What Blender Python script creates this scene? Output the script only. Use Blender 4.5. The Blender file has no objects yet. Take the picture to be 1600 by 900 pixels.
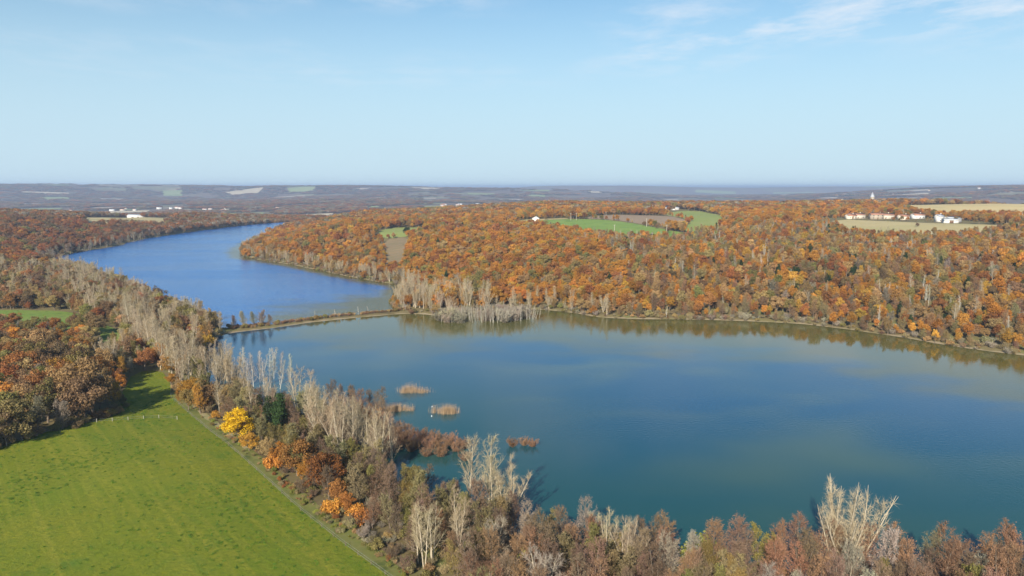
import bpy, math, random
import numpy as np
from mathutils import Vector, geometry as mgeo

# ------------------------------------------------------------------ camera, sky, sun, exposure
S = bpy.context.scene
COL = S.collection
R = math.radians
cam_d = bpy.data.cameras.new("camera")
cam = bpy.data.objects.new("camera", cam_d)
COL.objects.link(cam)
S.camera = cam
cam_d.sensor_width = 36.0
cam_d.lens = 36.0 * 1142 / 1600
cam_d.clip_start = 1.0
cam_d.clip_end = 80000
CAM_H = 75.0
cam.location = (0, 0, CAM_H)
PITCH = math.atan(158 / 1142)
cam.rotation_euler = (math.pi / 2 - PITCH, 0, 0)

SUN_EL, SUN_AZ = 29.0, 198.0            # azimuth clockwise from +Y (the view direction)
sun_d = bpy.data.lights.new("sun", 'SUN')
sun_d.energy = 5.0
sun_d.angle = R(0.55)
sun_d.color = (1.0, 0.93, 0.82)
sun = bpy.data.objects.new("sun", sun_d)
COL.objects.link(sun)
_sv = Vector((math.sin(R(SUN_AZ)) * math.cos(R(SUN_EL)), math.cos(R(SUN_AZ)) * math.cos(R(SUN_EL)), math.sin(R(SUN_EL))))
sun.rotation_euler = _sv.to_track_quat('Z', 'Y').to_euler()
sun.location = _sv * 400

world = bpy.data.worlds.new("World")
S.world = world
world.use_nodes = True
wn, wl = world.node_tree.nodes, world.node_tree.links
bg = wn['Background']
sky = wn.new('ShaderNodeTexSky')
sky.sky_type = 'NISHITA'
sky.sun_disc = False
sky.sun_elevation = R(SUN_EL)
sky.sun_rotation = R(SUN_AZ)
sky.altitude = 150
sky.air_density = 1.2
sky.dust_density = 0.0
sky.ozone_density = 7.0
bg.inputs['Strength'].default_value = 0.077


def wnode(t, **kw):
    n = wn.new(t)
    for k, v in kw.items():
        setattr(n, k, v)
    return n


# thin high clouds on a flat layer over the whole sky
tc = wnode('ShaderNodeTexCoord')
sep = wnode('ShaderNodeSeparateXYZ')
wl.new(tc.outputs['Generated'], sep.inputs[0])
zc = wnode('ShaderNodeMath', operation='MAXIMUM')
wl.new(sep.outputs['Z'], zc.inputs[0]); zc.inputs[1].default_value = 0.02
dv = wnode('ShaderNodeVectorMath', operation='DIVIDE')
cz = wnode('ShaderNodeCombineXYZ')
for i in range(3):
    wl.new(zc.outputs[0], cz.inputs[i])
wl.new(tc.outputs['Generated'], dv.inputs[0]); wl.new(cz.outputs[0], dv.inputs[1])
mp = wnode('ShaderNodeMapping')
mp.inputs['Location'].default_value = (6.5, -11.3, 0)
mp.inputs['Scale'].default_value = (1.0, 0.7, 0.0)
wl.new(dv.outputs[0], mp.inputs[0])
n1 = wnode('ShaderNodeTexNoise'); n1.inputs['Scale'].default_value = 0.42; n1.inputs['Detail'].default_value = 2
n2 = wnode('ShaderNodeTexNoise'); n2.inputs['Scale'].default_value = 2.2; n2.inputs['Detail'].default_value = 9; n2.inputs['Roughness'].default_value = 0.62
wl.new(mp.outputs[0], n1.inputs['Vector']); wl.new(mp.outputs[0], n2.inputs['Vector'])
m1 = wnode('ShaderNodeMapRange'); m1.inputs[1].default_value = 0.46; m1.inputs[2].default_value = 0.62
m2 = wnode('ShaderNodeMapRange'); m2.inputs[1].default_value = 0.42; m2.inputs[2].default_value = 0.70
wl.new(n1.outputs[0], m1.inputs[0]); wl.new(n2.outputs[0], m2.inputs[0])
mm = wnode('ShaderNodeMath', operation='MULTIPLY')
wl.new(m1.outputs[0], mm.inputs[0]); wl.new(m2.outputs[0], mm.inputs[1])
fade = wnode('ShaderNodeMapRange'); fade.inputs[1].default_value = 0.12; fade.inputs[2].default_value = 0.19
wl.new(sep.outputs['Z'], fade.inputs[0])
mf = wnode('ShaderNodeMath', operation='MULTIPLY')
wl.new(mm.outputs[0], mf.inputs[0]); wl.new(fade.outputs[0], mf.inputs[1])
mg = wnode('ShaderNodeMath', operation='MULTIPLY'); mg.inputs[1].default_value = 0.75
wl.new(mf.outputs[0], mg.inputs[0])
cmix = wnode('ShaderNodeMix', data_type='RGBA')
wl.new(mg.outputs[0], cmix.inputs[0])
gain = wnode('ShaderNodeVectorMath', operation='MULTIPLY')
gain.inputs[1].default_value = (1.03, 1.14, 1.02)
wl.new(sky.outputs[0], gain.inputs[0])
# pale haze layer of the lower sky, the same all round
lowz = wnode('ShaderNodeMapRange', interpolation_type='SMOOTHERSTEP')
lowz.inputs[1].default_value = -0.02; lowz.inputs[2].default_value = 0.38; lowz.inputs[3].default_value = 0.92; lowz.inputs[4].default_value = 0.0
wl.new(sep.outputs['Z'], lowz.inputs[0])
hmix = wnode('ShaderNodeMix', data_type='RGBA')
wl.new(lowz.outputs[0], hmix.inputs[0]); wl.new(gain.outputs[0], hmix.inputs[6])
hmix.inputs[7].default_value = (4.9, 6.5, 7.7, 1)
wl.new(hmix.outputs[2], cmix.inputs[6])
cmix.inputs[7].default_value = (7.2, 7.6, 8.2, 1)
wl.new(cmix.outputs[2], bg.inputs['Color'])

S.view_settings.view_transform = 'Standard'
S.view_settings.look = 'None'
S.view_settings.gamma = 1
S.view_settings.use_curve_mapping = False
S.view_settings.exposure = 0.62
S.cycles.max_bounces = 5
S.cycles.diffuse_bounces = 2
S.cycles.glossy_bounces = 2
S.cycles.transmission_bounces = 2
S.cycles.transparent_max_bounces = 4
S.cycles.volume_bounces = 0
S.cycles.use_denoising = True
S.cycles.sample_clamp_indirect = 4

rng = np.random.RandomState(7)
random.seed(7)

# ------------------------------------------------------------------ helpers
_T = np.random.RandomState(3).rand(256, 256)


def vnoise(x, y, scale, seed=0):
    x = np.asarray(x, float) / scale + seed * 17.3
    y = np.asarray(y, float) / scale + seed * 9.1
    i, j = np.floor(x).astype(int), np.floor(y).astype(int)
    u, v = x - i, y - j
    u, v = u * u * (3 - 2 * u), v * v * (3 - 2 * v)
    a, b = _T[i % 256, j % 256], _T[(i + 1) % 256, j % 256]
    c, d = _T[i % 256, (j + 1) % 256], _T[(i + 1) % 256, (j + 1) % 256]
    return (a * (1 - u) + b * u) * (1 - v) + (c * (1 - u) + d * u) * v


def fbm(x, y, scale, seed=0, oct=3):
    s, a, t = 0, 1, 0
    for k in range(oct):
        s = s + a * vnoise(x, y, scale / 2 ** k, seed + k * 5)
        t += a
        a *= .5
    return s / t


def sstep(a, b, x):
    t = np.clip((x - a) / (b - a), 0, 1)
    return t * t * (3 - 2 * t)


def chaikin(p, n=2, closed=True):
    p = np.array(p, float)
    for _ in range(n):
        q = np.roll(p, -1, 0) if closed else p[1:]
        b = p if closed else p[:-1]
        m = np.empty((2 * len(b), 2))
        m[0::2] = .75 * b + .25 * q
        m[1::2] = .25 * b + .75 * q
        p = m if closed else np.vstack([p[:1], m, p[-1:]])
    return p


def segdist(x, y, A, B):
    best = np.full(x.shape, 1e12)
    for (ax, ay), (bx, by) in zip(A, B):
        dx, dy = bx - ax, by - ay
        t = np.clip(((x - ax) * dx + (y - ay) * dy) / (dx * dx + dy * dy + 1e-9), 0, 1)
        best = np.minimum(best, (x - ax - t * dx) ** 2 + (y - ay - t * dy) ** 2)
    return np.sqrt(best)


def inside(x, y, P):
    r = np.zeros(x.shape, bool)
    Q = np.roll(P, -1, 0)
    for (ax, ay), (bx, by) in zip(P, Q):
        c = (ay > y) != (by > y)
        with np.errstate(divide='ignore', invalid='ignore'):
            r ^= c & (x < (bx - ax) * (y - ay) / ((by - ay) if by != ay else 1e-9) + ax)
    return r


def mat(name):
    m = bpy.data.materials.new(name)
    m.use_nodes = True
    nt = m.node_tree
    p = nt.nodes['Principled BSDF']
    p.inputs['Roughness'].default_value = .8
    p.inputs['Specular IOR Level'].default_value = .2
    return m, nt, p


def N(nt, t, **kw):
    n = nt.nodes.new(t)
    for k, v in kw.items():
        setattr(n, k, v)
    return n


def noise_mat(name, c1, c2, scale=1.0, c3=None, scale3=8.0, rough=.85, vary=.35, stretch=None):
    m, nt, p = mat(name)
    p.inputs['Roughness'].default_value = rough
    tcn = N(nt, 'ShaderNodeTexCoord')
    src = tcn.outputs['Object']
    if stretch:
        mpn = N(nt, 'ShaderNodeMapping')
        mpn.inputs['Rotation'].default_value = (0, 0, stretch[0])
        mpn.inputs['Scale'].default_value = (stretch[1], stretch[2], 1)
        nt.links.new(src, mpn.inputs[0])
        src = mpn.outputs[0]
    a = N(nt, 'ShaderNodeTexNoise'); a.inputs['Scale'].default_value = scale; a.inputs['Detail'].default_value = 6; a.inputs['Roughness'].default_value = .65
    nt.links.new(src, a.inputs['Vector'])
    rmp = N(nt, 'ShaderNodeMapRange'); rmp.inputs[1].default_value = .5 - vary / 2; rmp.inputs[2].default_value = .5 + vary / 2
    nt.links.new(a.outputs[0], rmp.inputs[0])
    mx = N(nt, 'ShaderNodeMix', data_type='RGBA')
    mx.inputs[6].default_value = (*c1, 1); mx.inputs[7].default_value = (*c2, 1)
    nt.links.new(rmp.outputs[0], mx.inputs[0])
    out = mx.outputs[2]
    if c3:
        b = N(nt, 'ShaderNodeTexNoise'); b.inputs['Scale'].default_value = scale3; b.inputs['Detail'].default_value = 4
        nt.links.new(src, b.inputs['Vector'])
        r2 = N(nt, 'ShaderNodeMapRange'); r2.inputs[1].default_value = .52; r2.inputs[2].default_value = .68
        nt.links.new(b.outputs[0], r2.inputs[0])
        m2_ = N(nt, 'ShaderNodeMix', data_type='RGBA')
        nt.links.new(r2.outputs[0], m2_.inputs[0]); nt.links.new(out, m2_.inputs[6]); m2_.inputs[7].default_value = (*c3, 1)
        out = m2_.outputs[2]
    nt.links.new(out, p.inputs['Base Color'])
    return m


def tint_mat(name, translucent=.2, lo=.62, hi=1.3):
    m = bpy.data.materials.new(name)
    m.use_nodes = True
    nt = m.node_tree
    nt.nodes.remove(nt.nodes['Principled BSDF'])
    a = N(nt, 'ShaderNodeAttribute', attribute_type='INSTANCER', attribute_name='tint')
    s = N(nt, 'ShaderNodeAttribute', attribute_type='GEOMETRY', attribute_name='shade')
    mr = N(nt, 'ShaderNodeMapRange'); mr.inputs[3].default_value = lo; mr.inputs[4].default_value = hi
    nt.links.new(s.outputs['Fac'], mr.inputs[0])
    vm = N(nt, 'ShaderNodeVectorMath', operation='SCALE')
    nt.links.new(a.outputs['Color'], vm.inputs[0]); nt.links.new(mr.outputs[0], vm.inputs['Scale'])
    d = N(nt, 'ShaderNodeBsdfDiffuse'); nt.links.new(vm.outputs[0], d.inputs[0])
    out = d.outputs[0]
    if translucent:
        t = N(nt, 'ShaderNodeBsdfTranslucent'); nt.links.new(vm.outputs[0], t.inputs[0])
        mx = N(nt, 'ShaderNodeMixShader'); mx.inputs[0].default_value = translucent
        nt.links.new(out, mx.inputs[1]); nt.links.new(t.outputs[0], mx.inputs[2])
        out = mx.outputs[0]
    nt.links.new(out, nt.nodes['Material Output'].inputs[0])
    return m


class MB:
    """collects vertices and faces in numpy arrays"""

    def __init__(self):
        self.v, self.f, self.n = [], [], 0
        self.sh, self.mi = [], []

    def add(self, v, f, shade=None, mi=0):
        v = np.asarray(v, float).reshape(-1, 3)
        f = np.asarray(f, int)
        self.v.append(v)
        self.f.append(f + self.n)
        self.sh.append(np.full(len(f), .5) if shade is None else np.asarray(shade, float))
        self.mi.append(np.full(len(f), mi, int))
        self.n += len(v)

    def join(self, o, mi):
        for v, f, s in zip(o.v, o.f, o.sh):
            pass
        for f, s in zip(o.f, o.sh):
            self.f.append(f + self.n); self.sh.append(s); self.mi.append(np.full(len(f), mi, int))
        for v in o.v:
            self.v.append(v)
        self.n += o.n

    def mesh(self, name, mats, smooth=False):
        me = bpy.data.meshes.new(name)
        v = np.vstack(self.v)
        tot = np.concatenate([np.full(len(f), f.shape[1]) for f in self.f])
        loops = np.concatenate([f.ravel() for f in self.f])
        st = np.concatenate([[0], np.cumsum(tot)[:-1]])
        me.vertices.add(len(v)); me.vertices.foreach_set('co', v.ravel())
        me.loops.add(len(loops)); me.loops.foreach_set('vertex_index', loops)
        me.polygons.add(len(tot)); me.polygons.foreach_set('loop_start', st)
        me.polygons.foreach_set('material_index', np.concatenate(self.mi))
        if smooth:
            me.polygons.foreach_set('use_smooth', np.ones(len(tot), bool))
        me.update(calc_edges=True)
        at = me.attributes.new('shade', 'FLOAT', 'FACE')
        at.data.foreach_set('value', np.concatenate(self.sh))
        for m in mats:
            me.materials.append(m)
        return me

    # shapes
    def tubes(self, p0, p1, r0, r1, n=4):
        p0, p1 = np.atleast_2d(p0), np.atleast_2d(p1)
        k = len(p0)
        r0 = np.broadcast_to(np.asarray(r0, float), (k,)); r1 = np.broadcast_to(np.asarray(r1, float), (k,))
        d = p1 - p0
        d = d / (np.linalg.norm(d, axis=1, keepdims=True) + 1e-9)
        ref = np.where(np.abs(d[:, 2:3]) > .9, [[1., 0, 0]], [[0, 0, 1.]])
        a = np.cross(d, ref); a /= np.linalg.norm(a, axis=1, keepdims=True) + 1e-9
        b = np.cross(d, a)
        th = np.arange(n) * 2 * np.pi / n
        ring = a[:, None, :] * np.cos(th)[None, :, None] + b[:, None, :] * np.sin(th)[None, :, None]
        v = np.concatenate([p0[:, None] + ring * r0[:, None, None], p1[:, None] + ring * r1[:, None, None]], 1)
        base = (np.arange(k) * 2 * n)[:, None]
        i = np.arange(n); j = (i + 1) % n
        f = np.stack([base + i, base + j, base + n + j, base + n + i], -1).reshape(-1, 4)
        self.add(v.reshape(-1, 3), f)

    def blades(self, p0, p1, w, g):
        d = p1 - p0
        s = np.cross(d, g.normal(size=d.shape)); s /= np.linalg.norm(s, axis=1, keepdims=True) + 1e-9
        w = np.broadcast_to(np.asarray(w, float), (len(p0),))[:, None] / 2
        v = np.stack([p0 - s * w, p0 + s * w, p1], 1).reshape(-1, 3)
        self.add(v, np.arange(len(v)).reshape(-1, 3), g.rand(len(p0)))

    def cards(self, p, nrm, size, g, aspect=.75):
        nrm = nrm / (np.linalg.norm(nrm, axis=1, keepdims=True) + 1e-9)
        a = np.cross(nrm, g.normal(size=nrm.shape)); a /= np.linalg.norm(a, axis=1, keepdims=True) + 1e-9
        b = np.cross(nrm, a)
        s = np.broadcast_to(np.asarray(size, float), (len(p),))[:, None] / 2
        q = aspect
        v = np.stack([p - a * s, p - b * s * q + nrm * s * .25, p + a * s, p + b * s * q + nrm * s * .2], 1).reshape(-1, 3)
        self.add(v, np.arange(len(v)).reshape(-1, 4), g.rand(len(p)))

    def box(self, c, d, rz=0, mi=0):
        x, y, z = np.array(d) / 2
        v = np.array([(i * x, j * y, k * z) for k in (-1, 1) for j in (-1, 1) for i in (-1, 1)], float)
        cs, sn = math.cos(rz), math.sin(rz)
        v = np.stack([v[:, 0] * cs - v[:, 1] * sn, v[:, 0] * sn + v[:, 1] * cs, v[:, 2]], 1) + np.array(c)
        self.add(v, [(0, 2, 3, 1), (4, 5, 7, 6), (0, 1, 5, 4), (2, 6, 7, 3), (0, 4, 6, 2), (1, 3, 7, 5)], mi=mi)


def obj(name, me, parent=None, loc=None, label=None, cat=None, group=None, kind=None):
    o = bpy.data.objects.new(name, me)
    COL.objects.link(o)
    if parent:
        o.parent = parent
    if loc is not None:
        o.location = loc
    for k, v in (('label', label), ('category', cat), ('group', group), ('kind', kind)):
        if v:
            o[k] = v
    return o


# ------------------------------------------------------------------ the lie of the land
LEFT = [(-150, 371), (-146, 345), (-137, 315), (-126, 285), (-110, 262), (-92, 248), (-76, 238), (-60, 229), (-47, 213), (-37, 190), (-28, 172),
        (-20, 166), (-14, 162), (-5, 152), (3, 146), (13, 141), (26, 138), (38, 136), (62, 132), (95, 130), (160, 126), (260, 108), (380, 60), (520, 40)]
FARS = [(640, 80), (600, 160), (480, 190), (350, 240), (229, 320), (208, 342), (195, 364), (180, 381), (160, 399), (124, 409), (91, 411), (52, 415),
        (42, 430), (16, 447), (0, 447), (-23, 433), (-40, 421), (-61, 433)]
DAM = [(-81, 422), (-107, 407), (-128, 385)]
lower = chaikin(LEFT + FARS + DAM, 2)
U_DAM = [(-66, 441), (-85, 430), (-111, 415), (-133, 393), (-160, 381)]
U_LEFT = [(-195, 430), (-250, 494), (-322, 579), (-402, 672), (-475, 742)]
U_FAR = [(-499, 805), (-502, 880), (-502, 938), (-532, 1029), (-541, 1237), (-522, 1495), (-468, 1600), (-445, 1620), (-425, 1560), (-405, 1300), (-365, 1050),
         (-335, 900), (-292, 785), (-248, 742), (-211, 705), (-157, 636), (-120, 592), (-90, 564), (-78, 543), (-82, 525), (-80, 480), (-76, 459)]
upper = chaikin(U_DAM + U_LEFT + U_FAR, 2)
lseg = np.array(LEFT), np.array(U_DAM[-1:] + U_LEFT)
hseg = np.array(FARS), np.array(U_LEFT[-1:] + U_FAR)


def shore(x, y):
    d = np.minimum(segdist(x, y, lower, np.roll(lower, -1, 0)), segdist(x, y, upper, np.roll(upper, -1, 0)))
    ins = inside(x, y, lower) | inside(x, y, upper)
    s = np.where(ins, -d, d)
    return s + (fbm(x, y, 16, 4, 3) - .5) * 2.2


def height(x, y, s):
    dl = np.minimum(*[segdist(x, y, q[:-1], q[1:]) for q in lseg])
    dh = np.minimum(*[segdist(x, y, q[:-1], q[1:]) for q in hseg])
    w = sstep(-130, 130, dh - dl)
    sp = np.maximum(s, 0)
    bank = 1.1 * (1 - np.exp(-sp / 3))
    low = bank + 2.6 * sstep(6, 60, sp) + 14 * sstep(150, 600, sp) + (fbm(x, y, 60, 2) - .5) * 1.2 * sstep(5, 40, sp)
    high = bank + 21 * sstep(0, 165, sp) + 15 * sstep(150, 520, sp) + (fbm(x, y, 130, 1) - .5) * 10 * sstep(10, 60, sp) * (1 - .75 * sstep(120, 230, sp)) + (fbm(x, y, 500, 8) - .5) * 8 * sstep(200, 500, sp)
    h = w * low + (1 - w) * high
    h = h + 15 * np.exp(-((x - 860) / 330) ** 2 - ((y - 1230) / 210) ** 2)
    r = np.hypot(x, y)
    ratio = x / np.maximum(y, 1)
    far = -30 + (fbm(x, y, 1900, 11, 3) - .5) * 80 + 22 * sstep(3500, 12000, r) + (fbm(x, y, 4200, 12, 2) - .5) * 125 * sstep(6000, 14000, r)
    far = far + 105 * sstep(.50, .78, fbm(x * .4, y, 2300, 41, 3)) * sstep(3800, 7000, r)
    far = far + 95 * sstep(3600, 7000, r) * sstep(.28, .72, ratio)
    far = far + 62 * np.exp(-((ratio + .28) / .055) ** 2) * np.exp(-((r - 9500) / 900) ** 2)
    far = far + 60 * np.exp(-((ratio + .12) / .06) ** 2) * np.exp(-((r - 21000) / 2500) ** 2)
    wf = sstep(1350, 2600, r)
    h = h * (1 - wf) + far * wf
    h = np.where(h > 60, 60 + 50 * np.tanh((h - 60) / 58), h)
    return np.where(s < 0, np.maximum(-3.0, s * .28), h)


def axis(lo, hi, step, grow_lo, grow_hi, g=1.07, far_step=420):
    a = list(np.arange(lo, hi + .1, step))
    st = step
    while a[-1] < grow_hi:
        st = min(st * g, far_step); a.append(a[-1] + st)
    st = step
    while a[0] > grow_lo:
        st = min(st * g, far_step); a.insert(0, a[0] - st)
    return np.array(a)


GX = axis(-340, 260, 3.0, -38000, 38000, far_step=520)
GY = axis(90, 640, 3.0, -700, 30000, g=1.05, far_step=260)
XX, YY = np.meshgrid(GX, GY)
SS = shore(XX.ravel(), YY.ravel())
HH = height(XX.ravel(), YY.ravel(), SS).reshape(XX.shape)
SS = SS.reshape(XX.shape)


def interp(F, x, y):
    x, y = np.asarray(x, float), np.asarray(y, float)
    i = np.clip(np.searchsorted(GX, x) - 1, 0, len(GX) - 2); j = np.clip(np.searchsorted(GY, y) - 1, 0, len(GY) - 2)
    u = (x - GX[i]) / (GX[i + 1] - GX[i]); v = (y - GY[j]) / (GY[j + 1] - GY[j])
    return (F[j, i] * (1 - u) + F[j, i + 1] * u) * (1 - v) + (F[j + 1, i] * (1 - u) + F[j + 1, i + 1] * u) * v


def gz(x, y):
    return interp(HH, x, y)


def gs(x, y):
    return interp(SS, x, y)


# ground material: leaf litter and rough grass, pale mud at the waterline
gm, nt, gp_ = mat("ground_litter")
tcn = N(nt, 'ShaderNodeTexCoord')
na = N(nt, 'ShaderNodeTexNoise'); na.inputs['Scale'].default_value = .05; na.inputs['Detail'].default_value = 8; na.inputs['Roughness'].default_value = .7
nt.links.new(tcn.outputs['Object'], na.inputs['Vector'])
cr = N(nt, 'ShaderNodeValToRGB')
e = cr.color_ramp.elements
e[0].position = .36; e[0].color = (.13, .10, .045, 1)
e[1].position = .66; e[1].color = (.16, .165, .05, 1)
e2 = e.new(.5); e2.color = (.18, .14, .06, 1)
nt.links.new(na.outputs[0], cr.inputs[0])
nb = N(nt, 'ShaderNodeTexNoise'); nb.inputs['Scale'].default_value = .0022; nb.inputs['Detail'].default_value = 9; nb.inputs['Roughness'].default_value = .72
nt.links.new(tcn.outputs['Object'], nb.inputs['Vector'])
cr2 = N(nt, 'ShaderNodeValToRGB')
e = cr2.color_ramp.elements
e[0].position = .40; e[0].color = (.12, .085, .06, 1)
e[1].position = .66; e[1].color = (.30, .25, .14, 1)
e2 = e.new(.52); e2.color = (.17, .115, .075, 1)
e3 = e.new(.58); e3.color = (.15, .15, .07, 1)
nt.links.new(nb.outputs[0], cr2.inputs[0])
at = N(nt, 'ShaderNodeAttribute', attribute_name='farness')
mxa = N(nt, 'ShaderNodeMix', data_type='RGBA')
nt.links.new(at.outputs['Fac'], mxa.inputs[0]); nt.links.new(cr.outputs[0], mxa.inputs[6]); nt.links.new(cr2.outputs[0], mxa.inputs[7])
as_ = N(nt, 'ShaderNodeAttribute', attribute_name='shore')
ms = N(nt, 'ShaderNodeMapRange'); ms.inputs[1].default_value = 1.7; ms.inputs[2].default_value = .8
nsh = N(nt, 'ShaderNodeTexNoise'); nsh.inputs['Scale'].default_value = .12; nsh.inputs['Detail'].default_value = 4
nt.links.new(tcn.outputs['Object'], nsh.inputs['Vector'])
nsm = N(nt, 'ShaderNodeMath', operation='MULTIPLY_ADD'); nsm.inputs[1].default_value = 7.0; nsm.inputs[2].default_value = -3.2
nt.links.new(nsh.outputs[0], nsm.inputs[0])
nsa = N(nt, 'ShaderNodeMath', operation='ADD'); nt.links.new(as_.outputs['Fac'], nsa.inputs[0]); nt.links.new(nsm.outputs[0], nsa.inputs[1])
nt.links.new(nsa.outputs[0], ms.inputs[0])
mxs = N(nt, 'ShaderNodeMix', data_type='RGBA')
nt.links.new(ms.outputs[0], mxs.inputs[0]); nt.links.new(mxa.outputs[2], mxs.inputs[6]); mxs.inputs[7].default_value = (.27, .21, .13, 1)
nt.links.new(mxs.outputs[2], gp_.inputs['Base Color'])
gp_.inputs['Roughness'].default_value = .95

me = bpy.data.meshes.new("ground")
nx, ny = len(GX), len(GY)
idx = np.arange(nx * ny).reshape(ny, nx)
F = np.stack([idx[:-1, :-1], idx[:-1, 1:], idx[1:, 1:], idx[1:, :-1]], -1).reshape(-1, 4)
me.vertices.add(nx * ny); me.vertices.foreach_set('co', np.stack([XX, YY, HH], -1).ravel())
me.loops.add(F.size); me.loops.foreach_set('vertex_index', F.ravel())
me.polygons.add(len(F)); me.polygons.foreach_set('loop_start', np.arange(len(F)) * 4)
me.polygons.foreach_set('use_smooth', np.ones(len(F), bool))
me.update(calc_edges=True)
a = me.attributes.new('shore', 'FLOAT', 'POINT'); a.data.foreach_set('value', SS.ravel())
a = me.attributes.new('farness', 'FLOAT', 'POINT'); a.data.foreach_set('value', sstep(1500, 2600, np.hypot(XX, YY)).ravel())
me.materials.append(gm)
obj("ground", me, kind='structure', label="rolling ground with leaf litter and rough grass around the lake")


# ------------------------------------------------------------------ water
def water_mat(name, body1, pale_patch, bump, rough, wscale, wave=.12):
    m, nt, p = mat(name)
    tcn = N(nt, 'ShaderNodeTexCoord')
    mp = N(nt, 'ShaderNodeMapping'); mp.inputs['Scale'].default_value = (.012, .02, 1); mp.inputs['Rotation'].default_value = (0, 0, .5); mp.inputs['Location'].default_value = (-.69, -.38, 0)
    nt.links.new(tcn.outputs['Object'], mp.inputs[0])
    a = N(nt, 'ShaderNodeTexNoise'); a.inputs['Scale'].default_value = 1; a.inputs['Detail'].default_value = 2; a.inputs['Roughness'].default_value = .4; a.inputs['Distortion'].default_value = .3
    nt.links.new(mp.outputs[0], a.inputs['Vector'])
    mr = N(nt, 'ShaderNodeMapRange'); mr.inputs[1].default_value = .42; mr.inputs[2].default_value = .74; mr.interpolation_type = 'SMOOTHSTEP'
    nt.links.new(a.outputs[0], mr.inputs[0])
    mx = N(nt, 'ShaderNodeMix', data_type='RGBA'); mx.inputs[6].default_value = (*body1, 1); mx.inputs[7].default_value = (*pale_patch, 1)  # second colour: pale plumes with cloud reflections painted in
    nt.links.new(mr.outputs[0], mx.inputs[0])
    si = N(nt, 'ShaderNodeAttribute', attribute_name='silt_reflection')
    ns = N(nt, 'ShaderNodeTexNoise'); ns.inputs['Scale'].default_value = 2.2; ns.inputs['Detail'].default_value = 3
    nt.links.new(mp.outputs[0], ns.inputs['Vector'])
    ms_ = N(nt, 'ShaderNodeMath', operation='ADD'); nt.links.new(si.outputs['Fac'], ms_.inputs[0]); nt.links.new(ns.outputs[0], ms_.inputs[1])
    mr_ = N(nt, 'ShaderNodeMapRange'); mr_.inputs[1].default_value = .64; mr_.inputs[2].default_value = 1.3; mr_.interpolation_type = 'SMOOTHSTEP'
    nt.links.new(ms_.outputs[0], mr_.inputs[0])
    mz_ = N(nt, 'ShaderNodeMix', data_type='RGBA'); nt.links.new(mr_.outputs[0], mz_.inputs[0]); nt.links.new(mx.outputs[2], mz_.inputs[6]); mz_.inputs[7].default_value = (.095, .09, .022, 1)  # olive forest reflection painted over the silt along the wooded bank
    al_ = N(nt, 'ShaderNodeAttribute', attribute_name='near_teal')
    my__ = N(nt, 'ShaderNodeMix', data_type='RGBA'); nt.links.new(al_.outputs['Fac'], my__.inputs[0]); nt.links.new(mz_.outputs[2], my__.inputs[6]); my__.inputs[7].default_value = (.016, .070, .052, 1)  # teal towards the near bank; bluer sky reflection farther out painted into colour
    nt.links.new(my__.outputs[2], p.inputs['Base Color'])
    p.inputs['IOR'].default_value = 1.33
    p.inputs['Specular IOR Level'].default_value = .5
    # breeze: calm and ruffled patches
    mq = N(nt, 'ShaderNodeMapping'); mq.inputs['Scale'].default_value = (.004, .011, 1); mq.inputs['Rotation'].default_value = (0, 0, .15); mq.inputs['Location'].default_value = (3.1, 1.7, 0)
    nt.links.new(tcn.outputs['Object'], mq.inputs[0])
    c = N(nt, 'ShaderNodeTexNoise'); c.inputs['Scale'].default_value = 1; c.inputs['Detail'].default_value = 3
    nt.links.new(mq.outputs[0], c.inputs['Vector'])
    cr_ = N(nt, 'ShaderNodeMapRange'); cr_.inputs[1].default_value = .4; cr_.inputs[2].default_value = .62; cr_.inputs[3].default_value = rough[0]; cr_.inputs[4].default_value = rough[1]; cr_.interpolation_type = 'SMOOTHSTEP'
    nt.links.new(c.outputs[0], cr_.inputs[0]); nt.links.new(cr_.outputs[0], p.inputs['Roughness'])
    b = N(nt, 'ShaderNodeTexNoise'); b.inputs['Scale'].default_value = wscale; b.inputs['Detail'].default_value = 3
    nt.links.new(tcn.outputs['Object'], b.inputs['Vector'])
    cb = N(nt, 'ShaderNodeMapRange'); cb.inputs[1].default_value = .4; cb.inputs[2].default_value = .62; cb.inputs[3].default_value = bump[0]; cb.inputs[4].default_value = bump[1]
    nt.links.new(c.outputs[0], cb.inputs[0])
    bm = N(nt, 'ShaderNodeBump'); bm.inputs['Distance'].default_value = wave
    nt.links.new(cb.outputs[0], bm.inputs['Strength']); nt.links.new(b.outputs[0], bm.inputs['Height']); nt.links.new(bm.outputs[0], p.inputs['Normal'])
    return m


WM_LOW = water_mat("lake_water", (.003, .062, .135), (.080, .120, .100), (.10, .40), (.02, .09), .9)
WM_UP = water_mat("ruffled_lake_water", (.0, .115, .37), (.0, .125, .40), (.7, 1.0), (.12, .22), .5, .5)


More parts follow.
